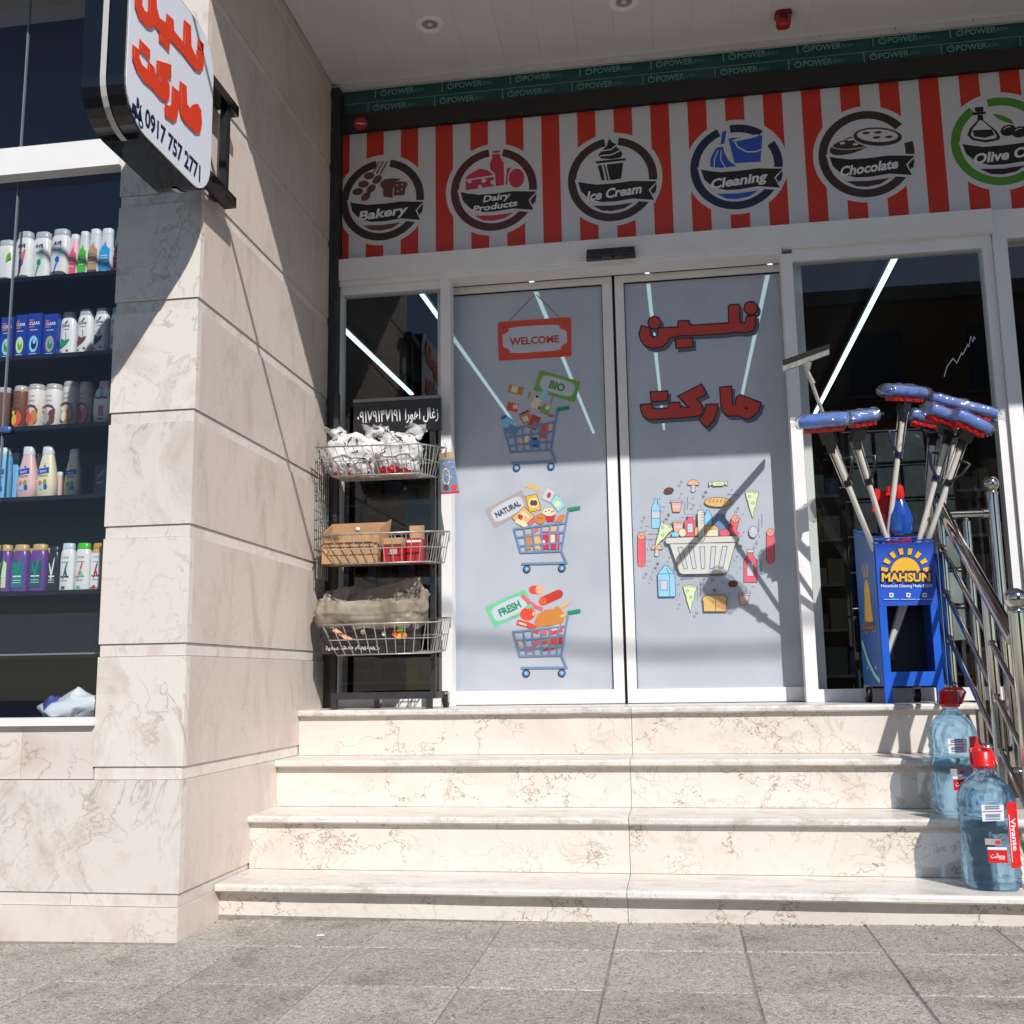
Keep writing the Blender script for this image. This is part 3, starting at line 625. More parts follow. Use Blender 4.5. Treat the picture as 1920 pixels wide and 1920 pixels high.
# ---- sliding leaves with printed film
YL = 0.12
def leaf(name, x0, x1, fx0, fx1, label):
    t = thing(name, ((x0+x1)/2, YL, 0.738), label, 'door')
    MB().box(x0, x1, YL-0.015, YL+0.03, 2.8685, 2.905).build('top_rail', M_alu, t); MB().box(x0, x1, YL-0.015, YL+0.03, 0.7385, 0.8055).build('bottom_rail', M_alu, t)
    MB().box(x0, fx0, YL-0.015, YL+0.03, 0.806, 2.868).build('stile', M_alu, t); MB().box(fx1, x1, YL-0.015, YL+0.03, 0.806, 2.868).build('stile', M_alu, t)
    m = MB(); m.face([(fx0, YL, 0.806), (fx1, YL, 0.806), (fx1, YL, 2.868), (fx0, YL, 2.868)]); m.build('film', M_film, t)
    for g_ in ((fx0, fx0+0.004, 0.806, 2.868), (fx1-0.004, fx1, 0.806, 2.868)): MB().box(g_[0], g_[1], YL-0.006, YL-0.001, g_[2], g_[3]).build('gasket', M_rubber, t)
    MB().box(fx0+0.004, fx1-0.004, YL-0.006, YL-0.001, 2.862, 2.868).build('gasket', M_rubber, t)
    return t
dl = leaf('sliding_door', 0.56, 1.463, 0.604, 1.412, 'left sliding door leaf with welcome sign and three printed carts')
dr = leaf('sliding_door', 1.4775, 2.36, 1.523, 2.316, 'right sliding door leaf with red Persian lettering and printed basket')
MB().box(1.4635, 1.477, YL+0.005, YL+0.025, 0.739, 2.905).build('brush_seal', M_rubber, dr)

L1 = (840, 520, 5.053); L2 = (840, 880, 4.3636); R1 = (1150, 520, 5.333); R2 = (1150, 860, 5.0526)
def pc(cr, z0=0.0008): ox, oy, sc = cr; return lambda u, v, k: atY(ox+u/sc, oy+v/sc, YL-z0-0.0001*k)
# welcome board
p = Print(pc(L1)); p.line([(530, 465), (822, 160)], 11, P_rope); p.line([(1100, 425), (840, 165)], 11, P_rope)
p.poly([(470, 440), (485, 422), (1150, 376), (1166, 390), (1172, 735), (1158, 748), (495, 791), (480, 780)], P_orange)
def badge(p, c_, ax, ay, mt):   # scalloped label panel
    pts = []
    for a in range(0, 360, 10):
        x = math.copysign(abs(math.cos(R(a)))**0.45, math.cos(R(a))); y = math.copysign(abs(math.sin(R(a)))**0.45, math.sin(R(a)))
        if abs(x) > 0.82 and abs(y) > 0.55: x *= 0.86
        pts.append((c_[0]+ax[0]*x+ay[0]*y, c_[1]+ax[1]*x+ay[1]*y))
    p.poly(pts, mt)
badge(p, (822, 583), (305, -20), (8, 125), P_film)
p.text('WELCOME', 820, 628, 470, 68, P_letter, rot=-3.5, bold=0.035)
for q in ((532, 463), (1100, 420)): p.ell(q[0], q[1], 18, 18, P_letter, n=14)
p.done('printed_welcome_board', dl)

def cart(p, fn):
    ln = lambda a, wd, mt=P_steel: p.line(a, wd, mt, fn=fn)
    for a, b in (((620, 480), (648, 675)), ((690, 470), (708, 672)), ((765, 460), (770, 670)), ((835, 452), (832, 668)), ((905, 443), (890, 666))): ln([a, b], 14)
    ln([(560, 558), (955, 512)], 14); ln([(578, 628), (943, 597)], 14)
    ln([(972, 435), (540, 488), (595, 680), (935, 667)], 15); ln([(984, 335), (928, 668), (970, 764), (602, 773)], 16)
    p.line([(978, 330), (1082, 312)], 28, P_hgreen, fn=fn)
    for q in ((645, 815), (932, 808)): p.ell(q[0], q[1], 31, 31, P_navy, fn=fn); p.ell(q[0], q[1], 22, 22, P_steel, fn=fn); p.ell(q[0], q[1], 10, 10, P_sky, n=10, fn=fn)
def cartfn(wx, wy, cr):
    base = pc(L2); o = base(645, 815, 0); t = pc(cr)(wx, wy, 0); d = t-o; d.y = 0
    return lambda u, v, k: base(u, v, k)+d
def tagsign(p, q, col_, txt, tcol, rot, tw, th, fn=None):
    p.poly(q, col_, fn); c_ = (sum(a[0] for a in q)/4, sum(a[1] for a in q)/4)
    ax = ((q[1][0]-q[0][0])*0.41, (q[1][1]-q[0][1])*0.41); ay = ((q[3][0]-q[0][0])*0.36, (q[3][1]-q[0][1])*0.36)
    pts = []
    for a in range(0, 360, 12):
        x = math.copysign(abs(math.cos(R(a)))**0.5, math.cos(R(a))); y = math.copysign(abs(math.sin(R(a)))**0.5, math.sin(R(a)))
        pts.append((c_[0]+ax[0]*x+ay[0]*y, c_[1]+ax[1]*x+ay[1]*y))
    p.poly(pts, P_film, fn); s_ = (-math.sin(R(rot))*th/2, math.cos(R(rot))*th/2); p.text(txt, c_[0]+s_[0], c_[1]+s_[1], tw, th, tcol, rot=rot, bold=0.05, fn=fn)
def rect(c_, w_, h_, a): ca, sa = math.cos(R(a)), math.sin(R(a)); return [(c_[0]+x*ca-y*sa, c_[1]+x*sa+y*ca) for x, y in ((-w_/2, -h_/2), (w_/2, -h_/2), (w_/2, h_/2), (-w_/2, h_/2))]
# bio cart
p = Print(pc(L1)); tagsign(p, [(872, 875), (1258, 990), (1200, 1185), (808, 1068)], P_bio, 'BIO', P_green, 16, 150, 70)
p.line([(995, 1130), (970, 1205)], 16, P_rope)
for c2, w2, h2, a2, m2 in (((640, 1065), 140, 75, 14, P_chick), ((630, 1060), 60, 60, 14, P_cream), ((740, 1095), 50, 60, 14, P_mint), ((770, 1115), 26, 55, 14, P_chick), ((625, 1200), 95, 15, 12, P_choc), ((612, 1230), 105, 80, 12, P_tomato), ((640, 1225), 45, 40, 12, P_cream), ((835, 1195), 80, 110, 25, P_cream), ((842, 1130), 24, 22, 25, P_black), ((905, 1110), 60, 90, 35, P_mint), ((880, 1245), 66, 28, 26, P_letter), ((925, 1250), 80, 90, 26, P_bio), ((945, 1235), 40, 40, 26, P_cream), ((975, 1310), 52, 24, 8, P_tomato), ((735, 1330), 100, 95, -25, P_chick), ((722, 1282), 100, 16, -25, P_choc), ((735, 1340), 50, 50, -25, P_cream), ((815, 1375), 90, 130, 22, P_letter), ((825, 1400), 40, 60, 22, P_rope), ((575, 1380), 110, 100, 30, P_sky), ((530, 1325), 55, 24, -28, P_blue), ((610, 1450), 100, 90, 30, P_steel), ((915, 1430), 60, 70, 0, P_tomato), ((960, 1425), 40, 90, 12, P_peach), ((910, 1500), 70, 50, 10, P_tomato), ((700, 1570), 60, 80, 6, P_peach), ((745, 1530), 40, 60, 10, P_cream), ((815, 1580), 80, 60, 0, P_blue), ((820, 1530), 50, 20, 0, P_navy)):
    p.poly(rect(c2, w2, h2, a2), m2)
cart(p, cartfn(650, 1805, L1)); p.done('printed_cart', dl, label='printed shopping cart with green BIO sign')
# natural cart
p = Print(pc(L2)); tagsign(p, [(300, 330), (600, 167), (676, 320), (378, 482)], P_taupe, 'NATURAL', P_ink, -27, 225, 44)
p.poly([(630, 145), (650, 125), (690, 118), (735, 140), (762, 190), (730, 178), (690, 160)], P_tan)
p.item([(635, 222), (728, 200), (762, 330), (665, 350)], P_yellow, P_choc, 4); p.ell(700, 275, 42, 42, P_cream); p.ell(690, 275, 20, 24, P_choc); p.ell(714, 275, 18, 24, P_choc)
p.item([(808, 145), (882, 182), (840, 272), (765, 240)], P_film, P_taupe, 4); p.ell(826, 212, 16, 24, P_letter, 20)
p.item([(880, 210), (930, 240), (960, 300), (900, 348), (840, 270)], P_mint, P_steel, 3); p.ell(896, 282, 26, 24, P_cream)
p.item([(620, 305), (710, 385), (612, 478), (522, 398)], P_tan, P_choc, 4); p.poly([(612, 340), (670, 390), (612, 445), (560, 398)], P_cream); p.poly(rect((590, 392), 40, 44, 20), P_letter); p.ell(632, 402, 22, 20, P_tan)
p.ell(755, 405, 45, 44, P_chick); p.line([(730, 395), (775, 405)], 4, P_choc)
p.poly([(795, 370), (880, 372), (868, 428), (808, 430)], P_pink); p.ell(828, 350, 54, 32, P_cream); [p.ell(x, y, 7, 6, P_choc, n=8) for x, y in ((800, 345), (825, 335), (850, 348), (865, 340))]
p.ell(920, 402, 48, 22, P_chick, -38); p.poly(rect((685, 430), 60, 26, -40), P_rose)
for c2, w2, h2, a2, m2 in (((600, 440), 100, 40, 30, P_cream), ((715, 500), 60, 24, -30, P_rose), ((855, 490), 50, 50, 10, P_tan), ((655, 590), 55, 130, 0, P_chick), ((725, 590), 50, 130, 0, P_tan), ((840, 580), 145, 145, 0, P_pink), ((850, 570), 50, 70, 0, P_cream), ((775, 600), 40, 40, 0, P_cream)): p.poly(rect(c2, w2, h2, a2), m2)
cart(p, pc(L2)); p.done('printed_cart', dl, label='printed shopping cart with grey NATURAL sign')
# fresh cart
p = Print(pc(L2)); tagsign(p, [(302, 1130), (628, 980), (704, 1145), (378, 1295)], P_lgreen, 'FRESH', P_hgreen, -25, 190, 58)
p.ell(700, 985, 38, 34, P_tomato); p.poly([(700, 951), (750, 951), (750, 1020), (700, 1020)], P_tomato); p.ell(750, 985, 36, 35, P_peach)
p.line([(778, 1078), (905, 1020)], 72, P_letter); p.ell(905, 1020, 36, 36, P_letter); p.ell(778, 1078, 34, 36, P_tomato); [p.ell(x, y, 5, 5, P_yellow, n=6) for x, y in ((765, 1070), (785, 1065), (770, 1090), (790, 1085))]
p.line([(605, 1030), (660, 1085), (720, 1125), (775, 1145)], 30, P_rose); p.ell(652, 1182, 62, 52, P_tomato); p.ell(700, 1182, 8, 16, P_cream, n=8); p.poly([(630, 1120), (680, 1100), (700, 1135), (640, 1140)], P_lgreen)
p.poly([(710, 1240), (730, 1190), (790, 1150), (870, 1140), (880, 1120), (915, 1130), (955, 1190), (945, 1250), (880, 1275), (720, 1290)], P_chick)
p.line([(918, 1135), (985, 1090)], 24, P_tan); p.ell(985, 1085, 15, 14, P_tan); p.line([(920, 1205), (985, 1180)], 22, P_tan)
p.line([(565, 1250), (650, 1270), (720, 1300)], 44, P_tomato); p.line([(580, 1255), (640, 1275)], 14, P_cream); p.poly([(525, 1200), (580, 1190), (540, 1210)], P_lgreen)
for c2, w2, h2, a2, m2 in (((715, 1325), 60, 26, 15, P_tomato), ((785, 1330), 50, 50, 0, P_rose), ((880, 1310), 110, 60, -15, P_tomato), ((880, 1295), 70, 40, -15, P_film), ((790, 1415), 50, 30, -10, P_tomato), ((865, 1405), 60, 60, 0, P_tomato), ((915, 1390), 40, 80, 0, P_letter), ((725, 1420), 50, 40, -30, P_rose), ((660, 1470), 50, 40, 0, P_rose), ((790, 1470), 50, 30, 0, P_letter), ((845, 1465), 50, 20, 0, P_letter), ((590, 1425), 30, 50, -20, P_peach)): p.poly(rect(c2, w2, h2, a2), m2)
cart(p, cartfn(640, 1668, L2)); p.done('printed_cart', dl, label='printed shopping cart with green FRESH sign')

# Persian lettering on the right leaf
NALIN = [[(1155, 290), (1165, 280), (1248, 275), (1258, 284), (1262, 455), (1320, 462), (1335, 395), (1420, 388), (1418, 470), (1392, 528), (1320, 548), (1215, 542), (1100, 560), (760, 578), (705, 572), (560, 600), (535, 650), (490, 688), (400, 705), (330, 685), (280, 630), (262, 565), (287, 490), (360, 508), (366, 570), (393, 602), (432, 597), (448, 560), (455, 514), (648, 502), (655, 442), (750, 437), (762, 487), (1160, 460)],
 [(1375+62*math.cos(R(a)), 308+60*math.sin(R(a))) for a in range(0, 360, 18)], [(412+58*math.cos(R(a)), 455+57*math.sin(R(a))) for a in range(0, 360, 18)], [(625, 620), (788, 610), (790, 690), (632, 704)]]
MARKT = [[(1070, 1104), (1176, 1095), (1186, 1280), (1222, 1282), (1240, 1195), (1272, 1180), (1470, 1255), (1450, 1330), (1392, 1392), (1322, 1414), (1258, 1380), (1150, 1382), (1098, 1345), (1080, 1270)],
 [(930, 1276), (1038, 1272), (1030, 1350), (1000, 1430), (935, 1498), (865, 1428), (918, 1350)],
 [(276, 1280), (378, 1270), (388, 1315), (440, 1322), (560, 1310), (560, 1258), (658, 1255), (666, 1302), (770, 1306), (655, 1190), (880, 1076), (924, 1165), (822, 1215), (872, 1265), (894, 1320), (870, 1372), (800, 1390), (600, 1402), (370, 1418), (304, 1390), (282, 1330)],
 [(376, 1152), (538, 1142), (540, 1226), (382, 1240)]]
for nm, shapes in (('printed_lettering', NALIN), ('printed_lettering', MARKT)):
    p = Print(pc(R1))
    for q in shapes: p.poly([(x+26, y+34) for x, y in q], P_shade); p.line([(x+26, y+34) for x, y in q], 26, P_shade, True)
    for q in shapes: p.line(q, 26, P_black, True)
    for q in shapes: p.poly(q, P_letter)
    if shapes is MARKT: p.ell(1330, 1308, 18, 12, P_black, n=10)
    p.done(nm, dr)
# grocery basket illustration
p = Print(pc(R2)); O = P_ink
def bottle2(x, y, fill, w2=82, h2=280):
    p.item([(x-w2*0.18, y), (x+w2*0.18, y), (x+w2*0.18, y+h2*0.1), (x+w2/2, y+h2*0.28), (x+w2/2, y+h2*0.95), (x+w2*0.35, y+h2), (x-w2*0.35, y+h2), (x-w2/2, y+h2*0.95), (x-w2/2, y+h2*0.28), (x-w2*0.18, y+h2*0.1)], fill, O)
bottle2(402, 382, P_sky); p.item(rect((402, 530), 80, 70, 0), P_film, O, 4)
def sauce(x, y, w2, h2): p.item([(x-w2*0.22, y+h2*0.1), (x+w2*0.22, y+h2*0.1), (x+w2*0.22, y+h2*0.2), (x+w2/2, y+h2*0.33), (x+w2/2, y+h2), (x-w2/2, y+h2), (x-w2/2, y+h2*0.33), (x-w2*0.22, y+h2*0.2)], P_rose, O); p.item(rect((x, y+h2*0.05), w2*0.5, h2*0.09, 0), P_film, O, 4); p.item(rect((x, y+h2*0.6), w2*0.5, h2*0.42, 0), P_film, O, 4)
sauce(1298, 860, 124, 312)
def salami(x, y, h2, a=0):
    q = rect((x, y+h2/2), 74, h2-60, a); p.item(q, P_rose, O); p.ell(x+math.sin(R(a))*(-(h2/2-20))*-1, y+h2-30, 37, 28, P_rose); p.ell(x+(h2/2-35)*math.sin(R(a)), y+30, 37, 34, P_peach); p.ring(x+(h2/2-35)*math.sin(R(a)), y+30, 37, 32, O, n=20)
    for dx, dy in ((-12, 22), (12, 24), (0, 42)): p.ell(x+(h2/2-35)*math.sin(R(a))+dx, y+dy, 8, 8, P_tomato, n=8)
salami(265, 702, 325); salami(1488, 670, 330)
def mush(x, y): p.item([(x-20, y+52), (x+20, y+52), (x+16, y+80), (x+24, y+108), (x, y+122), (x-24, y+108), (x-14, y+80)], P_film, O, 4); p.item([(x+55*math.cos(R(a)), y+52-52*math.sin(R(a))) for a in range(0, 181, 18)], P_peach, O, 4)
mush(756, 198); mush(412, 808)
def cheese(x, y, a=0):
    ca, sa = math.cos(R(a)), math.sin(R(a)); f = lambda q: [(x+u*ca-v*sa, y+u*sa+v*ca) for u, v in q]
    p.item(f([(-64, 18), (0, 2), (66, 22), (58, 60), (48, 80), (40, 150), (22, 180), (10, 270), (-30, 150), (-36, 110), (-50, 80)]), P_cheese, O, 4); p.line(f([(-46, 26), (0, 16), (48, 30)]), 4, O)
    for u, v in ((-24, 62), (10, 122)): q, = f([(u, v)]); p.ring(q[0], q[1], 14, 10, O, n=14)
cheese(1312, 298); cheese(724, 1190)
def cup(x, y, w2=122, h2=105):
    p.item([(x-w2/2, y), (x+w2/2, y), (x+w2*0.46, y+14), (x-w2*0.46, y+14)], P_film, O, 4); p.item([(x-w2*0.4, y+16), (x+w2*0.4, y+16), (x+w2*0.28, y+h2), (x-w2*0.28, y+h2)], P_peach, O, 4); p.poly([(x-w2*0.34, y+44), (x+w2*0.34, y+44), (x+w2*0.31, y+68), (x-w2*0.31, y+68)], P_film)
cup(598, 400); cup(1238, 1278)
p.item([(905, 218), (938, 236), (945, 218), (1045, 214), (1050, 232), (1080, 212), (1082, 252), (1050, 240), (1045, 256), (945, 260), (938, 244), (906, 262)], P_cheese, O, 4); p.line([(970, 240), (1030, 238)], 5, P_green)
p.ell(526, 302, 48, 30, O, -8); p.ell(526, 302, 44, 26, P_choc, -8); p.ell(1134, 1184, 48, 32, O, -8); p.ell(1134, 1184, 44, 28, P_choc, -8)
p.ell(990, 412, 130, 48, O); p.ell(990, 412, 125, 43, P_tan); [p.line([(x, 385), (x-8, 412), (x-14, 400)], 5, O) for x in (920, 955, 990, 1025, 1062)]
p.ell(1326, 694, 43, 56, O); p.ell(1326, 694, 39, 52, P_film); [p.ell(x, y, 4, 4, O, n=6) for x, y in ((1310, 670), (1340, 690), (1320, 715), (1345, 720), (1305, 700))]
p.item([(472, 1015), (525, 1015), (525, 1032), (582, 1090), (588, 1306), (428, 1308), (420, 1092), (472, 1032)], P_sky, O); p.line([(420, 1092), (582, 1090)], 5, O); p.line([(530, 1092), (535, 1306)], 5, O); p.line([(500, 1035), (530, 1090)], 5, O); p.item(rect((478, 1198), 66, 92, 0), P_film, O, 4)
p.item([(842, 1340), (850, 1310), (890, 1293), (1040, 1292), (1078, 1318), (1082, 1340), (1070, 1346), (1075, 1448), (858, 1448), (850, 1346)], P_tan, O); p.line([(895, 1296), (950, 1310), (970, 1345), (968, 1446)], 5, O)
# basket contents
cheese(520, 612, 30); cup(615, 592, 122, 140); p.item(rect((588, 718), 66, 44, 0), P_sky, O, 4)
sauce(728, 530, 108, 210); p.ell(655, 700, 38, 42, O); p.ell(655, 700, 34, 38, P_cream); bottle2(895, 488, P_sky, 84, 240); p.item([(985, 528), (1040, 528), (1040, 545), (1092, 600), (1092, 735), (935, 735), (935, 600), (985, 545)], P_steel, O); salami(1140, 540, 200, 14)
p.ell(1055, 705, 54, 40, O); p.ell(1055, 705, 50, 36, P_rose); p.item([(770, 735), (770, 660), (800, 640), (960, 628), (1000, 660), (1000, 735)], P_tan, O); p.item([(882, 735), (882, 672), (992, 668), (992, 735)], P_cream, O, 4)
p.item([(530, 805), (1160, 795), (1085, 1070), (1060, 1090), (650, 1096), (625, 1078)], P_basket, O, 6)
p.item([(505, 748), (1175, 730), (1190, 745), (1190, 775), (1178, 790), (512, 808), (494, 795), (492, 765)], P_basket, O, 6)
for q in ([(610, 842), (655, 838), (704, 1035), (690, 1046), (668, 1044)], [(712, 838), (756, 836), (786, 1030), (774, 1044), (752, 1044)], [(818, 836), (864, 834), (868, 1030), (858, 1042), (834, 1042)], [(928, 834), (972, 832), (954, 1028), (942, 1040), (912, 1040)], [(1036, 832), (1080, 830), (1042, 1026), (1028, 1036), (996, 1036)]): p.item(q, P_film, O, 5)
p.item([(796, 505), (812, 488), (845, 486), (860, 500), (866, 760), (852, 784), (820, 784), (806, 765)], P_basket, O, 5); [p.line([(836, y), (858, y)], 4, O) for y in (508, 533, 558, 583, 608)]; p.ring(837, 755, 15, 10, O, n=14)
p.line([(660, 1108), (780, 1106)], 8, O); p.line([(920, 1106), (1040, 1102)], 8, O)
for x, y in ((642, 224), (758, 442), (290, 560), (1178, 472), (1354, 808), (306, 1094), (938, 1152), (788, 1462)): p.ring(x, y, 13, 8, O, n=12)
for x, y in ((645, 334), (1118, 296), (356, 772), (530, 940), (1234, 698), (1170, 930), (360, 1144), (1036, 1172), (630, 1382)): p.line([(x-7, y-7), (x+7, y+7)], 4, O); p.line([(x-7, y+7), (x+7, y-7)], 4, O)
for x, y in ((874, 320), (522, 534), (418, 998), (1206, 830), (960, 1246)): [p.line([(x-20*math.cos(R(a)), y-20*math.sin(R(a))), (x+20*math.cos(R(a)), y+20*math.sin(R(a)))], 4, O) for a in (0, 45, 90, 135)]
for x, y, dx, dy in ((436, 378, 0, 12), (478, 458, 16, 0), (750, 378, 15, 0), (474, 604, 0, 12), (320, 643, 16, 0), (265, 652, 0, 12), (660, 556, 16, 0), (826, 452, 0, 12), (1055, 482, 16, 0), (1228, 526, 0, 12), (1386, 738, 0, 12), (1408, 873, 15, 0), (322, 862, 0, 12), (338, 972, 16, 0), (372, 1074, 0, 12), (642, 1148, 16, 0), (860, 1143, 16, 0), (628, 1288, 0, 12), (1106, 1282, 0, 12), (1322, 1214, 15, 0), (1202, 1034, 0, 12)): p.line([(x-dx, y-dy), (x+dx, y+dy)], 5, O)
for x, y0, y1 in ((702, 360, 485), (1406, 520, 650), (1400, 965, 1095), (824, 1162, 1292)): p.line([(x+(6 if i % 2 else -6), y0+(y1-y0)*i/12) for i in range(13)], 4, O)
for y, x0, x1 in ((342, 1078, 1190), (716, 325, 437)): p.line([(x0+(x1-x0)*i/12, y+(5 if i % 2 else -5)) for i in range(13)], 4, O)
p.done('printed_basket', dr)
# chalk scribble on the right pane
p = Print(lambda u, v, k: atY(1440+u/3.429, 440+v/3.429, 0.0185)); p.line([(1133, 912), (1150, 850), (1190, 795), (1215, 825), (1245, 760), (1252, 772), (1285, 705), (1292, 720), (1303, 655), (1318, 690), (1325, 655), (1333, 672)], 5, P_text); p.done('chalk_scribble', fr)

# ================================================================ PROJECTING SIGN
XS = 0.075
yn = atX(231, 150, XS).y; yf = atX(398, 200, XS).y; zb = atX(314, 303, XS).z; ztop = 3.255
th_ = XS-atY(152, 150, yn).x
sg = thing('projecting_sign', (XS-th_/2, (yn+yf)/2, zb), 'white and black lightbox sign with red Persian lettering on the pillar', 'sign')
rr = 0.14
def rrect(y0, y1, z0, z1, r, n=7):
    out = []
    for cy, cz, a0 in ((y1-r, z0+r, -90), (y1-r, z1-r, 0), (y0+r, z1-r, 90), (y0+r, z0+r, 180)):
        for i in range(n+1): a = R(a0+90*i/n); out.append((cy+r*math.cos(a), cz+r*math.sin(a)))
    return out
OUT = rrect(yn, yf, zb, ztop, rr); INN = rrect(yn+0.012, yf-0.006, zb+0.008, ztop-0.008, rr-0.008)
m = MB(); m.prism([(XS, y, z) for y, z in OUT], (-th_, 0, 0)); m.build('case', M_gloss_black, sg)
m = MB(); m.prism([(XS+0.004, y, z) for y, z in INN], (-0.0035, 0, 0)); m.build('face_panel', simple('sign_face', C(222, 226, 238), 0.3), sg)
xm = XS-th_*0.47
m = MB(); o2 = rrect(yn-0.004, yf+0.0, zb-0.004, ztop, rr+0.003); n2 = len(o2)
for i in range(n2-1):
    a, b = o2[i], o2[i+1]
    m.face([(xm-0.010, a[0], a[1]), (xm+0.010, a[0], a[1]), (xm+0.010, b[0], b[1]), (xm-0.010, b[0], b[1])])
m.build('light_strip', simple('led_strip_white', C(190, 188, 186), 0.3), sg)
def sgn(u, v, k): return atX(u/4, v/4, XS+0.005)
LET = [[(1355, 618), (1393, 650), (1397, 780), (1425, 822), (1448, 792), (1480, 785), (1503, 830), (1508, 930), (1495, 990), (1470, 990), (1430, 950), (1400, 920), (1365, 870), (1352, 800)],
 [(1297, 655), (1335, 690), (1335, 800), (1320, 890), (1300, 905), (1245, 865), (1243, 790), (1278, 805), (1293, 780)],
 [(1000, 345), (1035, 375), (1040, 440), (1060, 490), (1112, 535), (1116, 470), (1150, 505), (1160, 560), (1200, 610), (1236, 640), (1180, 540), (1182, 460), (1278, 490), (1278, 580), (1238, 560), (1265, 640), (1265, 720), (1250, 755), (1210, 735), (1150, 660), (1080, 600), (1030, 520), (1000, 430)],
 [(1052, 305), (1118, 375), (1118, 440), (1050, 370)],
 [(1018, -90), (1060, -60), (1060, 40), (1080, 85), (1112, 105), (1120, 40), (1122, -90), (1165, -60), (1170, 60), (1192, 140), (1250, 182), (1255, 115), (1295, 150), (1300, 232), (1380, 332), (1385, 160), (1425, 195), (1430, 350), (1470, 440), (1480, 380), (1523, 400), (1520, 500), (1500, 530), (1470, 520), (1380, 400), (1290, 300), (1200, 230), (1165, 180), (1140, 205), (1110, 200), (1050, 130), (1020, 40)],
 [(1490, 300), (1523, 335), (1520, 378), (1488, 342)], [(1200, 240), (1268, 310), (1265, 370), (1200, 298)]]
M_let = simple('raised_red_letters', C(216, 58, 24), 0.6); M_lete = simple('letter_edge', C(240, 150, 110), 0.4)
m = MB()
for q in LET: m.prism([sgn(u, v, 0)+Vector((0.004, 0, 0)) for u, v in q], (-0.0045, 0, 0), 0, 1)
pl = Print(lambda u, v, k: atX(u/4, v/4, XS+0.0092))
for q in LET: pl.k = 0; pl.line(q, 15, M_let, True)
b0 = len(m.v); m.v += pl.v; m.f += [[b0+i for i in f] for f in pl.f]; m.m += [0]*len(pl.f); m.s += pl.s
m.build('raised_lettering', [M_let, M_lete], sg)
a = sgn(1088, 905, 0); b = sgn(1505, 1275, 0); hgt = (a.z-sgn(1090, 975, 0).z)
zl_ = (a.z+b.z)/2
p = Print(lambda u, v, k: Vector((XS+0.0046, u, v))); p.text('0917 757 2771', a.y, zl_-0.03, b.y-a.y, 0.062, P_navy, flip=1, align='l', bold=0.035)
sy_, sz_ = sgn(1030, 830, 0).y, sgn(1030, 830, 0).z
p.ring(sy_-0.022, sz_-0.03, 0.016, 0.008, P_navy, n=14); p.ring(sy_+0.026, sz_-0.03, 0.016, 0.008, P_navy, n=14)
p.poly([(sy_-0.035, sz_-0.015), (sy_-0.03, sz_+0.012), (sy_-0.008, sz_+0.012), (sy_+0.006, sz_-0.012), (sy_+0.018, sz_+0.03), (sy_+0.028, sz_+0.034), (sy_+0.022, sz_+0.02), (sy_+0.034, sz_-0.02), (sy_+0.01, sz_-0.026), (sy_-0.01, sz_-0.028)], P_navy)
p.poly([(sy_-0.006, sz_+0.01), (sy_-0.006, sz_+0.045), (sy_+0.006, sz_+0.045), (sy_+0.014, sz_+0.02), (sy_+0.003, sz_+0.008)], P_navy); p.done('phone_print', sg)
br = thing('sign_bracket', (0.04, -1.42, 2.74), 'black steel bracket fixing the sign to the stone pillar', 'bracket')
for py_, py2 in ((172, 197), (350, 380)):
    z = (atX(400, py_, 0.045).z+atX(431, py2, 0.045).z)/2
    MB().box(0.022, 0.07, yf-0.02, -1.368, z-0.021, z+0.021).build('arm', M_gloss_black, br)
    MB().box(0.0005, 0.0215, -1.47, -1.42, z-0.014, z+0.014).build('wall_plate', M_black, br)
MB().box(0.03, 0.06, -1.452, -1.422, 2.76, 3.12).build('upright', M_black, br)

# ================================================================ PRODUCTS IN THE DISPLAY WINDOW
def cm(name, c, rough=0.3): 
    key = 'pk_'+name
    return MATS.get(key) or simple(key, c, rough)
W_ = C(222, 222, 220)
PROF = {'sham': [(0.9, 0), (0.99, 0.012), (1.0, 0.05), (1.0, 0.6), (0.97, 0.74), (0.9, 0.82), (0.78, 0.865)],
        'tube': [(0.96, 0), (1.0, 0.02), (1.0, 0.45), (0.94, 0.7), (0.85, 0.86)],
        'taper': [(0.9, 0), (1.0, 0.02), (1.0, 0.3), (0.86, 0.55), (0.62, 0.78), (0.56, 0.84)],
        'can': [(0.95, 0), (1.0, 0.01), (1.0, 0.84), (0.97, 0.87)],
        'oval': [(0.7, 0), (0.85, 0.02), (1.0, 0.3), (0.98, 0.6), (0.8, 0.78), (0.6, 0.84)]}
CAP = {'sham': (0.8, 0.865, 0.995, 0.75), 'tube': (0.84, 0.86, 1.0, 0.8), 'taper': (0.58, 0.84, 1.0, 0.54), 'can': (0.98, 0.87, 0.995, 0.9), 'oval': (0.58, 0.84, 1.0, 0.55)}
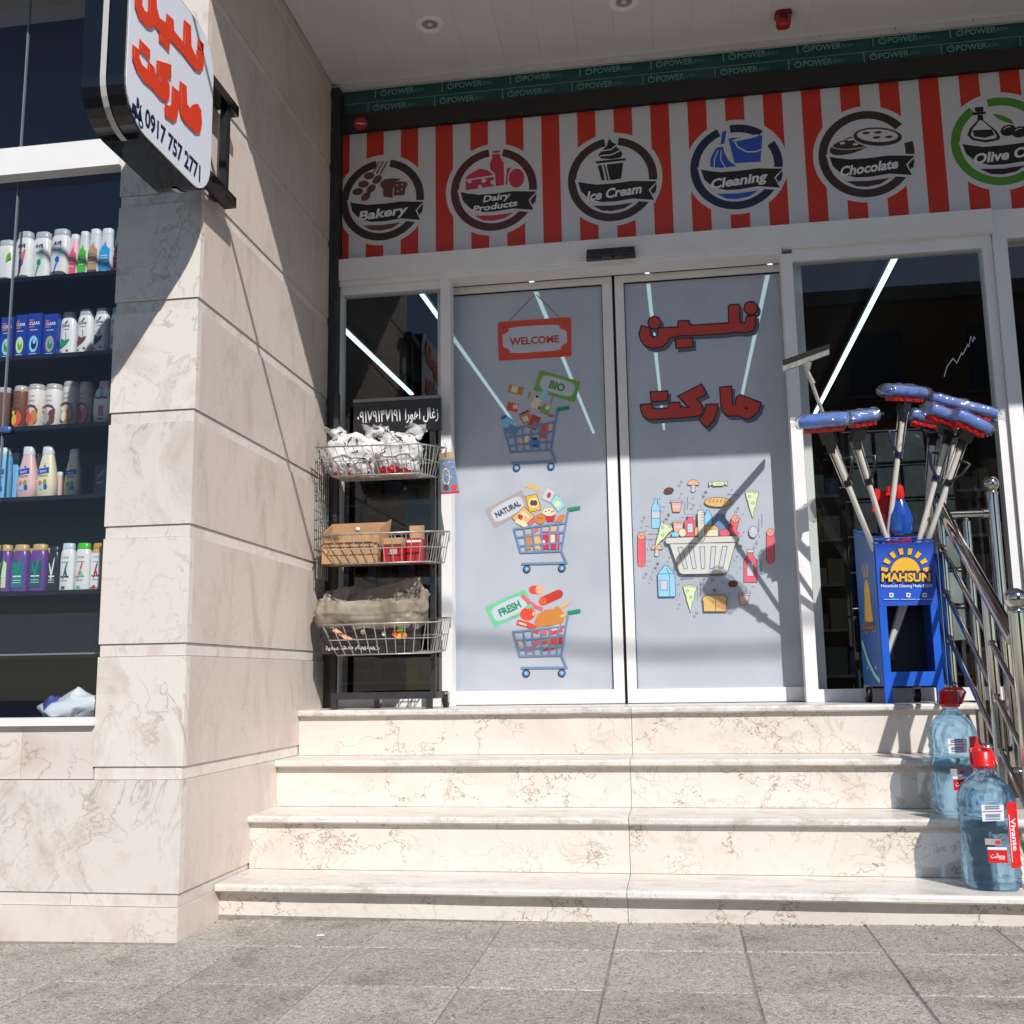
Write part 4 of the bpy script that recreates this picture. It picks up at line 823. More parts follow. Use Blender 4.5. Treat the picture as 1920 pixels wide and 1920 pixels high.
def product(sh, x0, x1, yt, yb_, kind, body, cap, deco, label, cat='bottle', yoff=0.0, nm=None):
    Y = SHY+yoff+(random.uniform(-0.012, 0.014) if yoff == 0 else 0); z = SZ[sh]+0.0008; a = atY(x0, yb_, Y).x; b = atY(x1, yb_, Y).x; h = atY((x0+x1)/2, yt, Y).z-atY((x0+x1)/2, yb_, Y).z
    cx = (a+b)/2; r = (b-a)/2*0.97
    t = thing(nm or ('shampoo_bottle' if kind != 'can' else 'shower_gel_bottle'), (cx, Y+0.03, z), label, cat, 'toiletries in the display window')
    sy = 0.72 if kind in ('sham', 'oval', 'taper') else 0.95; yc = Y+0.035
    if kind == 'box':
        MB().box(cx-r, cx+r, Y, Y+0.05, z, z+h).build('carton', body, t); yfr = Y
        MB().box(cx-r*0.3, cx+r*0.3, Y+0.01, Y+0.04, z+h, z+h+0.004).build('hang_tab', body, t)
    else:
        m = MB(); m.lathe([(q*r, zz*h) for q, zz in PROF[kind]], (cx, yc, z), 18, sy=sy, power=3.2 if kind != 'can' else 2.0); m.build('body', body, t)
        c_ = CAP[kind]; m = MB(); m.lathe([(c_[0]*r, c_[1]*h), (c_[0]*r*1.02, (c_[1]+0.01)*h), (c_[3]*r, (c_[2]-0.01)*h), (c_[3]*r*0.9, c_[2]*h)], (cx, yc, z), 18, sy=sy, power=3.2 if kind != 'can' else 2.0); m.build('cap', cap, t)
        yfr = yc-r*sy
    if deco:
        p = Print(lambda u, v, k: Vector((cx+u*r, yfr-0.0012-0.0002*k+(0.02*u*u*r*3 if kind == 'can' else 0.008*u*u*r*3), z+v*h))); deco(p); p.done('label_print', t)
    return t
def d_ave(acc):
    def f(p): p.text('AVE', -0.02, 0.66, 0.85, 0.07, P_navy, flip=1, bold=0.03); p.line([(-0.35, 0.56), (0.3, 0.56)], 0.015, P_taupe); p.ell(0.1, 0.42, 0.4, 0.1, acc[0], 30); p.ell(0.02, 0.37, 0.24, 0.06, acc[1]); p.line([(0.02, 0.32), (-0.15, 0.22), (-0.3, 0.1)], 0.07, acc[1]); p.line([(-0.2, 0.07), (0.25, 0.07)], 0.02, P_ink)
    return f
def d_clear(c1):
    def f(p): p.text('CLEAR', 0.0, 0.74, 1.5, 0.07, P_text, flip=1, bold=0.02); p.poly([(-0.75, 0.83), (-0.2, 0.83), (-0.2, 0.86), (-0.75, 0.86)], P_rose); p.poly([(-0.75, 0.68), (0.0, 0.68), (0.0, 0.71), (-0.75, 0.71)], P_rose); p.line([(-0.6, 0.62), (0.5, 0.62)], 0.02, P_sky); p.ell(0.0, 0.3, 0.62, 0.19, c1[0]); p.ell(0.05, 0.3, 0.4, 0.12, c1[1]); p.ell(0.1, 0.36, 0.2, 0.06, c1[0]); p.line([(-0.5, 0.08), (0.5, 0.08)], 0.02, P_sky)
    return f
def d_dove(acc):
    def f(p): p.text('Dove', -0.05, 0.66, 0.95, 0.065, P_navy, flip=1, bold=0.012, shear=0.2); p.ell(0.0, 0.76, 0.22, 0.018, P_navy, 10); p.line([(-0.35, 0.61), (0.35, 0.61)], 0.012, P_taupe); p.poly([(-0.7, 0.28), (-0.5, 0.42), (-0.1, 0.36), (0.3, 0.4), (0.5, 0.38), (0.2, 0.3), (-0.2, 0.24), (-0.6, 0.2)], acc); p.line([(-0.05, 0.36), (0.05, 0.46), (-0.05, 0.54)], 0.05, acc); p.line([(-0.7, 0.12), (-0.4, 0.12)], 0.02, P_ink); p.line([(0.1, 0.15), (0.4, 0.15)], 0.03, P_ink)
    return f
def d_fruit(c1, c2, word):
    def f(p): p.text(word[0], -0.1, 0.7, 0.85, 0.035, P_ink, flip=1); p.text(word[1], -0.1, 0.6, 0.85, 0.045, P_ink, flip=1, shear=0.2); p.line([(-0.8, 0.45), (-0.2, 0.51), (0.4, 0.48), (0.8, 0.38)], 0.05, P_choc); p.ell(0.35, 0.26, 0.42, 0.15, c1); p.ell(-0.25, 0.22, 0.35, 0.12, c2); p.ell(0.1, 0.1, 0.3, 0.06, c1); p.ell(-0.4, 0.38, 0.2, 0.05, c2)
    return f
def d_wave(c1):
    def f(p): p.poly([(-0.85, 0.12), (0.85, 0.12), (0.85, 0.55), (0.35, 0.6), (0.1, 0.72), (-0.1, 0.66), (-0.5, 0.6), (-0.85, 0.5)], c1); [p.line([(-0.6, y), (0.5, y)], 0.016, P_text) for y in (0.42, 0.37, 0.28)]
    return f
def d_baby(p): p.poly([(-0.6, 0.46), (0.6, 0.49), (0.6, 0.58), (-0.6, 0.55)], P_blue); p.text('Baby', 0, 0.485, 0.7, 0.05, P_text, flip=1, rot=2); [p.ell(u, v, 0.2, 0.05, c) for u, v, c in ((-0.3, 0.28, P_rose), (0.2, 0.3, P_bio), (-0.2, 0.2, P_sky), (0.3, 0.21, P_blue))]; p.line([(-0.5, 0.42), (0.5, 0.43)], 0.012, P_ink); p.ell(0.15, 0.64, 0.12, 0.025, P_sky)
def d_leaf(bgc, c1):
    def f(p): p.poly([(-0.72, 0.1), (0.72, 0.1), (0.72, 0.6), (0.4, 0.66), (-0.2, 0.6), (-0.72, 0.66)], bgc); p.ell(0.1, 0.48, 0.4, 0.08, c1, 40); p.ell(-0.2, 0.45, 0.35, 0.06, c1, -30); p.line([(-0.5, 0.33), (0.5, 0.33)], 0.03, P_text); [p.line([(-0.5, y), (0.5, y)], 0.012, P_text) for y in (0.25, 0.2)]
    return f
def d_lin(c1, c2):
    def f(p): p.text('LINKAB', 0, 0.68, 0.9, 0.035, P_ink, flip=1); p.line([(-0.5, 0.6), (0.5, 0.6)], 0.015, P_taupe); p.ell(0.0, 0.42, 0.35, 0.07, c1, 30); p.ell(0.15, 0.37, 0.25, 0.05, c2, -20); p.line([(-0.6, 0.3), (0.6, 0.3)], 0.025, c2); p.line([(-0.5, 0.22), (0.4, 0.22)], 0.012, P_taupe); p.poly([(-0.4, 0.05), (0.1, 0.05), (0.1, 0.1), (-0.4, 0.1)], c2)
    return f
wp = cm('white', W_); gc = cm('greycap', C(176, 182, 192)); cl = cm('frosted', C(214, 216, 222), 0.2); bl = cm('deepblue', C(26, 56, 150)); pu = cm('purple', C(104, 66, 142)); gd = cm('gold', C(196, 164, 104)); sv = cm('silver', C(176, 172, 166), 0.25)
T1 = 'on the top window shelf'; T2 = 'on the second window shelf'; T3 = 'on the third window shelf'; T4 = 'on the fourth window shelf'; T5 = 'on the lowest window shelf'
product(0, -16, 19, 448, 531, 'sham', wp, gc, lambda p: p.poly([(0.3, 0.45), (0.9, 0.55), (0.8, 0.7), (0.4, 0.62)], P_bio), 'white bottle with green leaf, leftmost '+T1)
product(0, 19, 52, 433, 529, 'sham', wp, gc, d_ave((P_rose, pu)), 'white AVE shampoo with purple swirl '+T1)
product(0, 52, 86, 432, 527, 'sham', wp, gc, d_ave((P_mint, P_hgreen)), 'white AVE shampoo with green swirl '+T1)
product(0, 86, 121, 430, 525, 'sham', wp, gc, d_ave((P_sky, P_blue)), 'white AVE shampoo with blue swirl '+T1)
product(0, 121, 138, 436, 522, 'tube', cm('pinkclear', C(226, 186, 200)), cl, d_wave(P_rose), 'slim frosted pink bottle '+T1)
product(0, 139, 157, 432, 521, 'tube', cl, cl, d_wave(cm('lime', C(70, 190, 50))), 'slim frosted bottle with bright green print '+T1)
product(0, 158, 179, 430, 520, 'tube', cl, cl, d_wave(cm('tanlabel', C(190, 148, 108))), 'slim frosted bottle with tan print '+T1)
product(0, 180, 204, 428, 519, 'tube', cl, cl, d_wave(cm('cyanlabel', C(50, 160, 220))), 'slim frosted bottle with sky blue print '+T1)
product(0, 207, 226, 427, 517, 'tube', cl, cl, d_wave(cm('redlabel', C(196, 30, 50))), 'slim frosted bottle with red print beside the pillar '+T1)
for x0, x1, yt, cc, lb in ((-2, 22, 592, (P_mint, P_hgreen), 'leftmost blue CLEAR shampoo carton '), (24, 47, 590, (P_cheese, P_bio), 'blue CLEAR carton with lime slices '), (48, 75, 588, (P_sky, P_navy), 'wider blue CLEAR carton with grey figure '), (79, 105, 589, (P_taupe, P_hgreen), 'blue CLEAR carton beside the white bottles ')):
    product(1, x0, x1, yt, 672-x0*0.03, 'box', bl, bl, d_clear(cc), lb+T2, 'carton', nm='shampoo_carton')
for x0, x1, cc, lb in ((104, 134, P_hgreen, 'white Dove bottle with teal splash '), (136, 165, P_choc, 'white Dove bottle with brown splash '), (167, 195, P_navy, 'white Dove bottle with navy splash '), (198, 224, P_taupe, 'white Dove bottle nearest the pillar ')):
    product(1, x0, x1, 581-(x0-104)*0.07, 668-(x0-104)*0.04, 'sham', wp, gc, d_dove(cc), lb+T2)
for x0, x1, bc, cc, wd2, lb in ((-18, 10, C(120, 74, 50), (P_tomato, P_yellow), ('LAFURE', ''), 'brown silver-capped bottle cut by the picture edge '), (14, 40, C(120, 74, 50), (P_tomato, P_yellow), ('LAFURE', 'amber'), 'brown bottle with glittering dots '), (41, 72, C(226, 214, 204), (P_chick, P_tomato), ('LAFURE', 'Papaya'), 'pale Papaya shower gel bottle '), (74, 105, C(224, 220, 216), (P_choc, P_taupe), ('LAFURE', 'Coconut'), 'white Coconut shower gel bottle '), (107, 136, C(226, 218, 208), (P_chick, P_cream), ('LAFURE', 'Almond'), 'white Almond shower gel bottle '), (137, 164, C(206, 176, 172), (P_rose, P_letter), ('LAFURE', 'Rose'), 'dusky pink shower gel bottle ')):
    product(2, x0, x1, 721-x0*0.05, 805-x0*0.035, 'can', cm('can%d' % x0, bc), sv, (d_fruit(*cc, wd2) if wd2[1] else None), lb+T3)
product(2, 167, 206, 713, 797, 'oval', cm('ivory', C(222, 222, 206)), cm('pinkcap', C(206, 160, 180)), lambda p: (p.text('Kapidex', 0, 0.58, 1.3, 0.06, P_navy, flip=1, bold=0.02), p.ring(0, 0.72, 0.13, 0.09, P_navy, n=12), p.poly([(-0.25, 0.2), (0.25, 0.2), (0.25, 0.42), (-0.25, 0.42)], P_rose), p.line([(-0.3, 0.13), (0.3, 0.13)], 0.02, P_ink)), 'rounded ivory bottle with pink cap nearest the pillar '+T3)
lb4 = cm('aqua', C(120, 186, 226))
product(3, -22, 8, 838, 937, 'sham', lb4, cl, d_baby, 'sky blue bottle at the left edge '+T4); product(3, 8, 24, 842, 936, 'sham', lb4, cl, None, 'narrow sky blue bottle beside the pink one '+T4, yoff=0.05)
product(3, 23, 58, 836, 935, 'taper', cm('rosebody', C(222, 186, 182)), cl, d_baby, 'pale pink tapered baby bottle '+T4)
product(3, 52, 70, 842, 934, 'taper', cm('rosebody', C(222, 186, 182)), cl, None, 'second pink bottle half hidden behind the cream one '+T4, yoff=0.07)
product(3, 60, 95, 833, 932, 'taper', cm('creambody', C(228, 218, 182)), cl, d_baby, 'tall cream tapered baby bottle '+T4)
product(3, 95, 108, 878, 932, 'tube', cm('rosebody', C(222, 186, 182)), cl, None, 'short pink bottle right of the cream one '+T4, yoff=0.05)
product(3, 112, 144, 835, 929, 'taper', cm('creambody', C(228, 218, 182)), cl, d_baby, 'cream tapered bottle standing alone '+T4, yoff=0.03)
product(3, 174, 200, 868, 926, 'box', cm('plum', C(52, 40, 70)), None, lambda p: (p.text('JME', 0, 0.6, 1.2, 0.15, P_taupe, flip=1, rot=12), p.line([(-0.5, 0.4), (0.5, 0.45)], 0.05, P_taupe)), 'dark purple carton beside the pillar '+T4, 'carton', nm='soap_carton')
for i, (x0, x1, yo) in enumerate(((-20, 11, 0), (12, 43, 0), (46, 78, 0), (10, 26, 0.06), (40, 54, 0.06), (70, 82, 0.06))):
    if i < 3: product(4, x0, x1, 1021-i, 1112-i, 'sham', pu, gd, d_leaf((P_cheese, cm('tealbox', C(24, 118, 130)), cm('tealdark', C(30, 88, 110)))[i], P_hgreen), ('purple gold-capped bottle with pale label at the left edge ', 'purple gold-capped bottle with teal label ', 'purple gold-capped bottle with dark teal label ')[i]+T5)
    else: product(4, x0, x1, 1024, 1110, 'sham', pu, gd, None, ('leftmost', 'middle', 'rightmost')[i-3]+' purple bottle standing behind the front row '+T5, yoff=yo)
product(4, 79, 102, 1024, 1110, 'sham', cm('charcoal', C(36, 42, 52)), cm('charcoal', C(36, 42, 52)), d_leaf(cm('darklab', C(28, 44, 44)), P_text), 'black bottle with green text '+T5)
product(4, 103, 130, 1018, 1109, 'sham', wp, cm('paleblue', C(190, 204, 222)), d_lin(P_hgreen, P_ink), 'white bottle with pale blue cap '+T5)
product(4, 131, 160, 1018, 1108, 'sham', wp, cm('lime', C(70, 190, 50)), d_lin(P_tomato, P_lgreen), 'white bottle with bright green cap '+T5)
product(4, 161, 187, 1017, 1106, 'sham', cm('honey', C(206, 170, 96)), cm('honeycap', C(196, 140, 64)), lambda p: (p.poly([(-0.72, 0.06), (0.62, 0.06), (0.62, 0.78), (-0.72, 0.78)], P_text), d_lin(P_choc, P_letter)(p)), 'honey coloured bottle with white label beside the pillar '+T5)
product(4, 186, 205, 1019, 1105, 'sham', cm('honey', C(206, 170, 96)), cm('honeycap', C(196, 140, 64)), None, 'second honey coloured bottle half hidden by the pillar '+T5, yoff=0.02)
# plastic bag on the case floor
def blob(o, rx, ry, rz, amp, sc, seed, n=30, k=16):
    m = MB(); m.sphere(o, 1.0, 0, n, k, (rx, ry, rz)); m.jitter(amp, sc, seed); m.jitter(amp*0.5, sc*2.3, seed+5); return m
M_bag = simple('white_polythene', C(216, 220, 224), 0.25, var=0.05, coat=0.3)
c_ = atY(142, 1318, -1.36); zf = 0.7235
m = blob((c_.x+0.0, -1.36, zf+0.055), 0.13, 0.075, 0.062, 0.03, 14, 4); m.v = [Vector((v.x, v.y, max(v.z, zf))) for v in m.v]
pb = m.build('plastic_bag', M_bag, label='crumpled white plastic bag at the bottom of the display window', cat='bag')
m = blob((c_.x-0.075, -1.37, zf+0.05), 0.035, 0.05, 0.05, 0.02, 16, 9); m.v = [Vector((v.x, v.y, max(v.z, zf))) for v in m.v]; m.build('blue_corner', cm('bagblue', C(60, 74, 150)), pb)

# ================================================================ WIRE BASKET RACK
ZL = 0.735
rk = thing('basket_rack', (0.33, -0.2, ZL), 'black wheeled rack with three white wire baskets by the stone wall', 'rack')
M_rack = simple('rack_black', C(44, 44, 48), 0.5, var=0.3, scale=30)
for x0 in (0.060, 0.555): MB().box(x0, x0+0.025, -0.125, -0.10, ZL+0.07, 2.30).build('post', M_rack, rk)
fl = atY(622, 1310, -0.33).x; frx = atY(829, 1303, -0.1).x
zb0, zb1 = atY(700, 1311, -0.33).z, atY(700, 1298, -0.33).z
MB().box(fl, fl+0.5, -0.345, -0.318, zb0, zb1).build('front_bar', M_rack, rk)
MB().box(fl, fl+0.026, -0.344, -0.319, ZL, zb0-0.0005).build('foot', M_rack, rk); MB().box(fl+0.45, fl+0.476, -0.344, -0.319, ZL, zb0-0.0005).build('foot', M_rack, rk)
for xx in (fl, fl+0.474): MB().box(xx, xx+0.026, -0.3175, -0.10, zb0, zb1-0.001).build('side_bar', M_rack, rk)
MB().box(fl+0.0265, fl+0.4735, -0.126, -0.1, zb0, zb1-0.002).build('rear_bar', M_rack, rk)
def caster(parent, x, y, z, r=0.032, rz=0.3):
    m = MB(); m.box(x-0.016, x+0.016, y-0.02, y+0.02, z+r*1.9, z+r*2.2); m.box(x-0.016, x-0.013, y-0.014, y+0.022, z+r*0.8, z+r*1.9); m.box(x+0.013, x+0.016, y-0.014, y+0.022, z+r*0.8, z+r*1.9)
    ca = m.build('caster', M_zinc, parent)
    m = MB(); m.tube((x-0.011, y+0.006, z+r), (x+0.011, y+0.006, z+r), r, n=18); m.build('wheel', M_rubber, ca)
    m = MB(); m.tube((x-0.0125, y+0.006, z+r), (x+0.0125, y+0.006, z+r), r*0.45, n=12); m.build('hub', M_grey, ca)
caster(rk, fl+0.17, -0.16, ZL); caster(rk, fl+0.50, -0.16, ZL)
# header board with phone number
a = atY(663, 757, -0.13); b = atY(826, 800, -0.13)
MB().box(a.x, b.x, -0.13, -0.1005+0.0, b.z-0.015, a.z+0.015).build('header_board', simple('board_black', C(26, 26, 28), 0.35), rk)
MB().box(a.x-0.002, b.x+0.002, -0.1335, -0.1305, a.z+0.004, a.z+0.02).build('board_trim', M_grey, rk)
p = Print(lambda u, v, k: Vector((u, -0.1308-0.0002*k, v))); zc = (a.z+b.z)/2-0.03
p.text('\u06f0\u06f9\u06f1\u06f7\u06f9\u06f1\u06f4\u06f7\u06f1\u06f9\u06f1', a.x+0.02, zc, (b.x-a.x)*0.5, 0.062, P_text, flip=1, align='l', bold=0.01)
p.text('\ufe8d\ufead\ufeee\ufeeb\ufe8d \ufedd\ufe8e\ufecf\ufeaf', a.x+0.03+(b.x-a.x)*0.53, zc+0.004, (b.x-a.x)*0.38, 0.055, P_text, flip=1, align='l', bold=0.012)
p.done('board_print', rk)
def lerp(a, b, t): return a+(b-a)*t
def basket(FL, FR, BR, BL, fl_, fr_, br_, bl_, n1=11, n2=7):
    m = MB(); r = 0.0042; w1 = 0.0024
    m.path([FL, FR, BR, BL], r, 6, closed=True); m.path([fl_, fr_, br_, bl_], r*0.8, 6, closed=True)
    for (A, B, a, b, n) in ((FL, FR, fl_, fr_, n1), (FR, BR, fr_, br_, n2), (BR, BL, br_, bl_, n1), (BL, FL, bl_, fl_, n2)):
        for i in range(n+1):
            t = i/n; m.tube(lerp(A, B, t), lerp(a, b, t), w1, n=5)
        m.tube(lerp(A, a, 0.5), lerp(B, b, 0.5), w1, n=5)
    for i in range(1, n1): m.tube(lerp(fl_, fr_, i/n1), lerp(bl_, br_, i/n1), w1, n=5)
    for i in range(1, n2): m.tube(lerp(fl_, bl_, i/n2), lerp(fr_, br_, i/n2), w1, n=5)
    m.tube(BL, BL+Vector((0, 0.03, -0.02)), r, n=6); m.tube(BR, BR+Vector((0, 0.0, -0.05)), r, n=6)
    return m.build('wire_basket', M_zinc, rk)
def bk(cr, FL, FR, BR, BL, fl_, fr_, br_):
    q = lambda pt, Y: atY(cr[0]+pt[0]/cr[2], cr[1]+pt[1]/cr[2], Y)
    F_, B_ = -0.36, -0.13; f_, b_ = -0.325, -0.14
    P = [q(FL, F_), q(FR, F_), q(BR, B_), q(BL, B_), q(fl_, f_), q(fr_, f_), q(br_, b_)]
    z = (P[0].z+P[1].z+P[2].z)/3
    P.append(Vector((P[4].x+0.005, b_, P[6].z)))
    for i in range(4): P[i].x = max(P[i].x, 0.012); P[i].z = lerp(P[i].z, z, 0.7)
    z2 = (P[4].z+P[5].z+P[6].z)/3
    for i in range(4, 8): P[i].z = lerp(P[i].z, z2, 0.8); P[i].x = max(P[i].x, 0.03)
    basket(*P); return P
RA = (590, 540, 4.8); RB = (590, 920, 4.571)
B1 = bk(RA, (10, 1450), (930, 1450), (1185, 1375), (215, 1405), (150, 1710), (950, 1705), (1100, 1650))
B2 = bk(RB, (50, 430), (1010, 385), (1155, 270), (130, 390), (175, 670), (965, 630), (1110, 560))
B3 = bk(RB, (60, 1215), (1045, 1165), (1165, 990), (110, 1190), (190, 1465), (990, 1420), (1120, 1290))
# narrow wire side panel
m = MB()
for i in range(6): m.tube((0.035, -0.27+0.03*i, 1.35), (0.035, -0.27+0.03*i, 2.0), 0.002, n=5)
for i in range(14): m.tube((0.035, -0.27, 1.36+0.048*i), (0.035, -0.12, 1.36+0.048*i+(0.03 if i % 2 else 0)), 0.002, n=5)
m.build('wire_side_panel', M_zinc, rk)

# charcoal bags
def bag_mat(name, seed):
    m, nt, bs = newmat(name); v = coords(nt, 1.0, False)
    sp = N(nt, 'ShaderNodeSeparateXYZ'); nt.links.new(v, sp.inputs[0])
    n1 = N(nt, 'ShaderNodeTexNoise', i_Scale=9.0, i_Detail=3.0); mp = v.node; mp.inputs['Location'].default_value = (seed, 0, 0); nt.links.new(v, n1.inputs[0])
    k = (0, 0, 0, 1); wt = (1, 1, 1, 1)
    c = mixc(nt, ramp(nt, n1.outputs[0], [(0.58, k), (0.6, wt)]), C(212, 212, 212), C(196, 196, 192))
    n2 = N(nt, 'ShaderNodeTexNoise', i_Scale=16.0, i_Detail=1.0, i_Distortion=1.0); nt.links.new(v, n2.inputs[0])
    ink = ramp(nt, n2.outputs[0], [(0.60, k), (0.615, wt), (0.65, wt), (0.665, k)]); c = mixc(nt, ink, c, C(60, 60, 70))
    zr = N(nt, 'ShaderNodeMath', operation='ADD'); nt.links.new(sp.outputs[2], zr.inputs[0]); ml = N(nt, 'ShaderNodeMath', operation='MULTIPLY'); nt.links.new(n1.outputs[0], ml.inputs[0]); ml.inputs[1].default_value = 0.16; nt.links.new(ml.outputs[0], zr.inputs[1])
    red = ramp(nt, zr.outputs[0], [(0.098, wt), (0.104, k)]); c = mixc(nt, red, c, C(190, 34, 40))
    nt.links.new(c, bs.inputs['Base Color']); bs.inputs['Roughness'].default_value = 0.28; bs.inputs['Coat Weight'].default_value = 0.3; return m
def bag(x0, x1, ztop, lb, seed):
    zb_ = B1[4].z+0.006; cx = (x0+x1)/2; w2 = (x1-x0)/2
    m = MB(); n, k = 64, 34; rows = []
    for i in range(k+1):
        t = i/k; zz = zb_+(ztop-zb_)*t; q = (math.sin(math.pi*min(1, t*0.62+0.18)))**0.6; q = q if t < 0.75 else q*(1-(t-0.75)*1.6)
        row = []
        for j in range(n):
            a = 2*math.pi*j/n; cs = math.copysign(abs(math.cos(a))**0.7, math.cos(a)); sn = math.copysign(abs(math.sin(a))**0.7, math.sin(a))
            row.append((cx+w2*1.08*q*cs, -0.235+0.085*q*sn, zz))
        rows.append(row)
    m.grid(rows, 0, True, cu=True); m.face(rows[0][::-1]); m.face(rows[-1]); m.jitter(0.022, 11, seed); m.crumple(0.015, 14, seed, Vector((cx, -0.235, (zb_+ztop)/2))); m.jitter(0.007, 45, seed+3)
    for i, v in enumerate(m.v): m.v[i] = Vector((v.x, max(-0.33, min(-0.14, v.y)), max(v.z, zb_)))
    for s_ in (-1, 1):
        e = Vector((cx+s_*w2*0.62, -0.23, ztop-0.035)); q = []
        for i in range(6):
            t = i/5; c2 = e+Vector((s_*0.03*t+0.01*math.sin(i*2+seed), -0.02*t+0.008*math.cos(i*3), 0.075*t)); wq = 0.015+0.045*t*(1.15-0.4*t)
            q.append([c2+Vector((wq*math.cos(a)*(1+0.3*math.sin(3*a+i)), 0.012*math.sin(a)+0.012*math.sin(a*3+i), wq*0.25*math.sin(a*2+seed))) for a in (2*math.pi*j/14 for j in range(14))])
        m.grid(q, 0, True, cu=True)
    return m.build('charcoal_bag', bag_mat('charcoal_bag_%d' % seed, seed*1.7), label=lb, cat='bag', group='charcoal bags in the top basket')
zt1 = atY(680, 815, -0.24).z
bag(0.085, 0.325, zt1, 'crumpled white charcoal bag on the left of the top basket', 2)
bag(0.325, 0.535, atY(770, 815, -0.24).z, 'knotted white charcoal bag on the right of the top basket', 6)
# blister card hanging at the side
hc = thing('hanging_card', (0.60, -0.2, 1.9), 'colourful blister card hanging from the top basket corner', 'card')
q = [atY(590+x/4.8, 540+y/4.8, -0.2) for x, y in ((1120, 1490), (1245, 1472), (1305, 1845), (1140, 1858))]
m = MB(); m.prism(q, (0, 0.002, 0)); m.build('card', cm('cardboard_print', C(188, 160, 120)), hc)
p = Print(lambda u, v, k: q[3].lerp(q[2], u).lerp(q[0].lerp(q[1], u), v)+Vector((0, -0.0005-0.0002*k, 0)))
p.poly([(0.0, 0.0), (1, 0.0), (1, 0.05), (0, 0.05)], P_red); p.poly([(0.02, 0.05), (0.98, 0.05), (0.98, 0.84), (0.02, 0.84)], P_steel)
rn = random.Random(11)
for i in range(70):
    u_, v_, w2, h2 = rn.uniform(0.05, 0.85), rn.uniform(0.08, 0.8), rn.uniform(0.04, 0.14), rn.uniform(0.012, 0.03)
    p.poly([(u_, v_), (u_+w2, v_), (u_+w2, v_+h2), (u_, v_+h2)], rn.choice((P_taupe, P_taupe, P_ink, P_rope, P_mint, P_tan, P_chick, P_cream))); p.k = 3+i//14
p.ring(0.35, 0.42, 0.22, 0.18, P_cream, n=16); p.ell(0.3, 0.16, 0.16, 0.08, P_choc); p.ell(0.75, 0.15, 0.18, 0.07, P_tomato); p.done('card_print', hc)
m = MB(); m.path([q[0].lerp(q[1], 0.5)+Vector((0, -0.003, -0.02)), q[0].lerp(q[1], 0.5)+Vector((0, -0.01, 0.01)), q[0].lerp(q[1], 0.45)+Vector((0, -0.006, 0.04)), q[0].lerp(q[1], 0.4)+Vector((0, 0.01, 0.045))], 0.0022, 6); m.build('hook', M_zinc, hc)

# cardboard box and cartons in the middle basket
def card_mat(name, c):
    m, nt, bs = newmat(name); v = coords(nt); nz = N(nt, 'ShaderNodeTexNoise', i_Scale=7.0, i_Detail=7.0, i_Roughness=0.65); nt.links.new(v, nz.inputs[0])
    cc = ramp(nt, nz.outputs[0], [(0.3, tuple(x*0.8 for x in c[:3])+(1,)), (0.65, c)])
    wv = N(nt, 'ShaderNodeTexWave', i_Scale=120.0, bands_direction='Z'); nt.links.new(v, wv.inputs[0]); cc = mixc(nt, 0.08, cc, wv.outputs[0], 'MULTIPLY')
    nt.links.new(cc, bs.inputs[0]); bs.inputs['Roughness'].default_value = 0.85; return m
M_card = card_mat('cardboard', C(186, 146, 108))
zf2 = B2[4].z+0.006
cb = thing('cardboard_box', (0.23, -0.24, zf2), 'open brown cardboard box in the middle wire basket', 'box')
x0, x1, ya, yb2 = 0.075, 0.345, -0.318, -0.165; h = atY(640, 1000, -0.318).z-zf2; hb = atY(700, 980, -0.165).z-zf2
MB().box(x0, x1, ya, ya+0.004, zf2, zf2+h).build('front_panel', M_card, cb); MB().box(x0, x1, yb2-0.004, yb2, zf2, zf2+hb).build('back_panel', M_card, cb)
MB().hexa([(x0, ya+0.0045, zf2), (x0+0.004, ya+0.0045, zf2), (x0+0.004, yb2-0.0045, zf2), (x0, yb2-0.0045, zf2), (x0, ya+0.0045, zf2+h), (x0+0.004, ya+0.0045, zf2+h), (x0+0.004, yb2-0.0045, zf2+hb), (x0, yb2-0.0045, zf2+hb)]).build('side_panel', M_card, cb)
MB().hexa([(x1-0.004, ya+0.0045, zf2), (x1, ya+0.0045, zf2), (x1, yb2-0.0045, zf2), (x1-0.004, yb2-0.0045, zf2), (x1-0.004+0.012, ya+0.0045, zf2+h+0.02), (x1+0.012, ya+0.0045, zf2+h+0.02), (x1+0.03, yb2-0.0045, zf2+hb+0.012), (x1+0.026, yb2-0.0045, zf2+hb+0.012)]).build('side_panel', M_card, cb)
MB().box(x0+0.005, x1-0.005, ya+0.005, yb2-0.005, zf2, zf2+0.003).build('bottom', M_card, cb)
m = MB(); m.hexa([(x0+0.01, ya-0.0035, zf2+h*0.55), (x1-0.02, ya-0.003, zf2+h*0.53), (x1-0.015, ya-0.001, zf2+h-0.001), (x0+0.002, ya-0.001, zf2+h-0.001), (x0+0.01, ya-0.006, zf2+h*0.55), (x1-0.02, ya-0.005, zf2+h*0.53), (x1-0.015, ya-0.003, zf2+h+0.002), (x0+0.002, ya-0.003, zf2+h+0.002)]); m.build('folded_flap', M_card, cb)
m = MB(); m.sphere((x0+0.13, yb2-0.008, zf2+hb-0.03), 0.011, sc=(1, 0.4, 0.9)); m.build('paper_scrap', P_text, cb)
rc = thing('red_carton', (0.43, -0.25, zf2), 'small red and brown carton in the middle wire basket', 'carton')
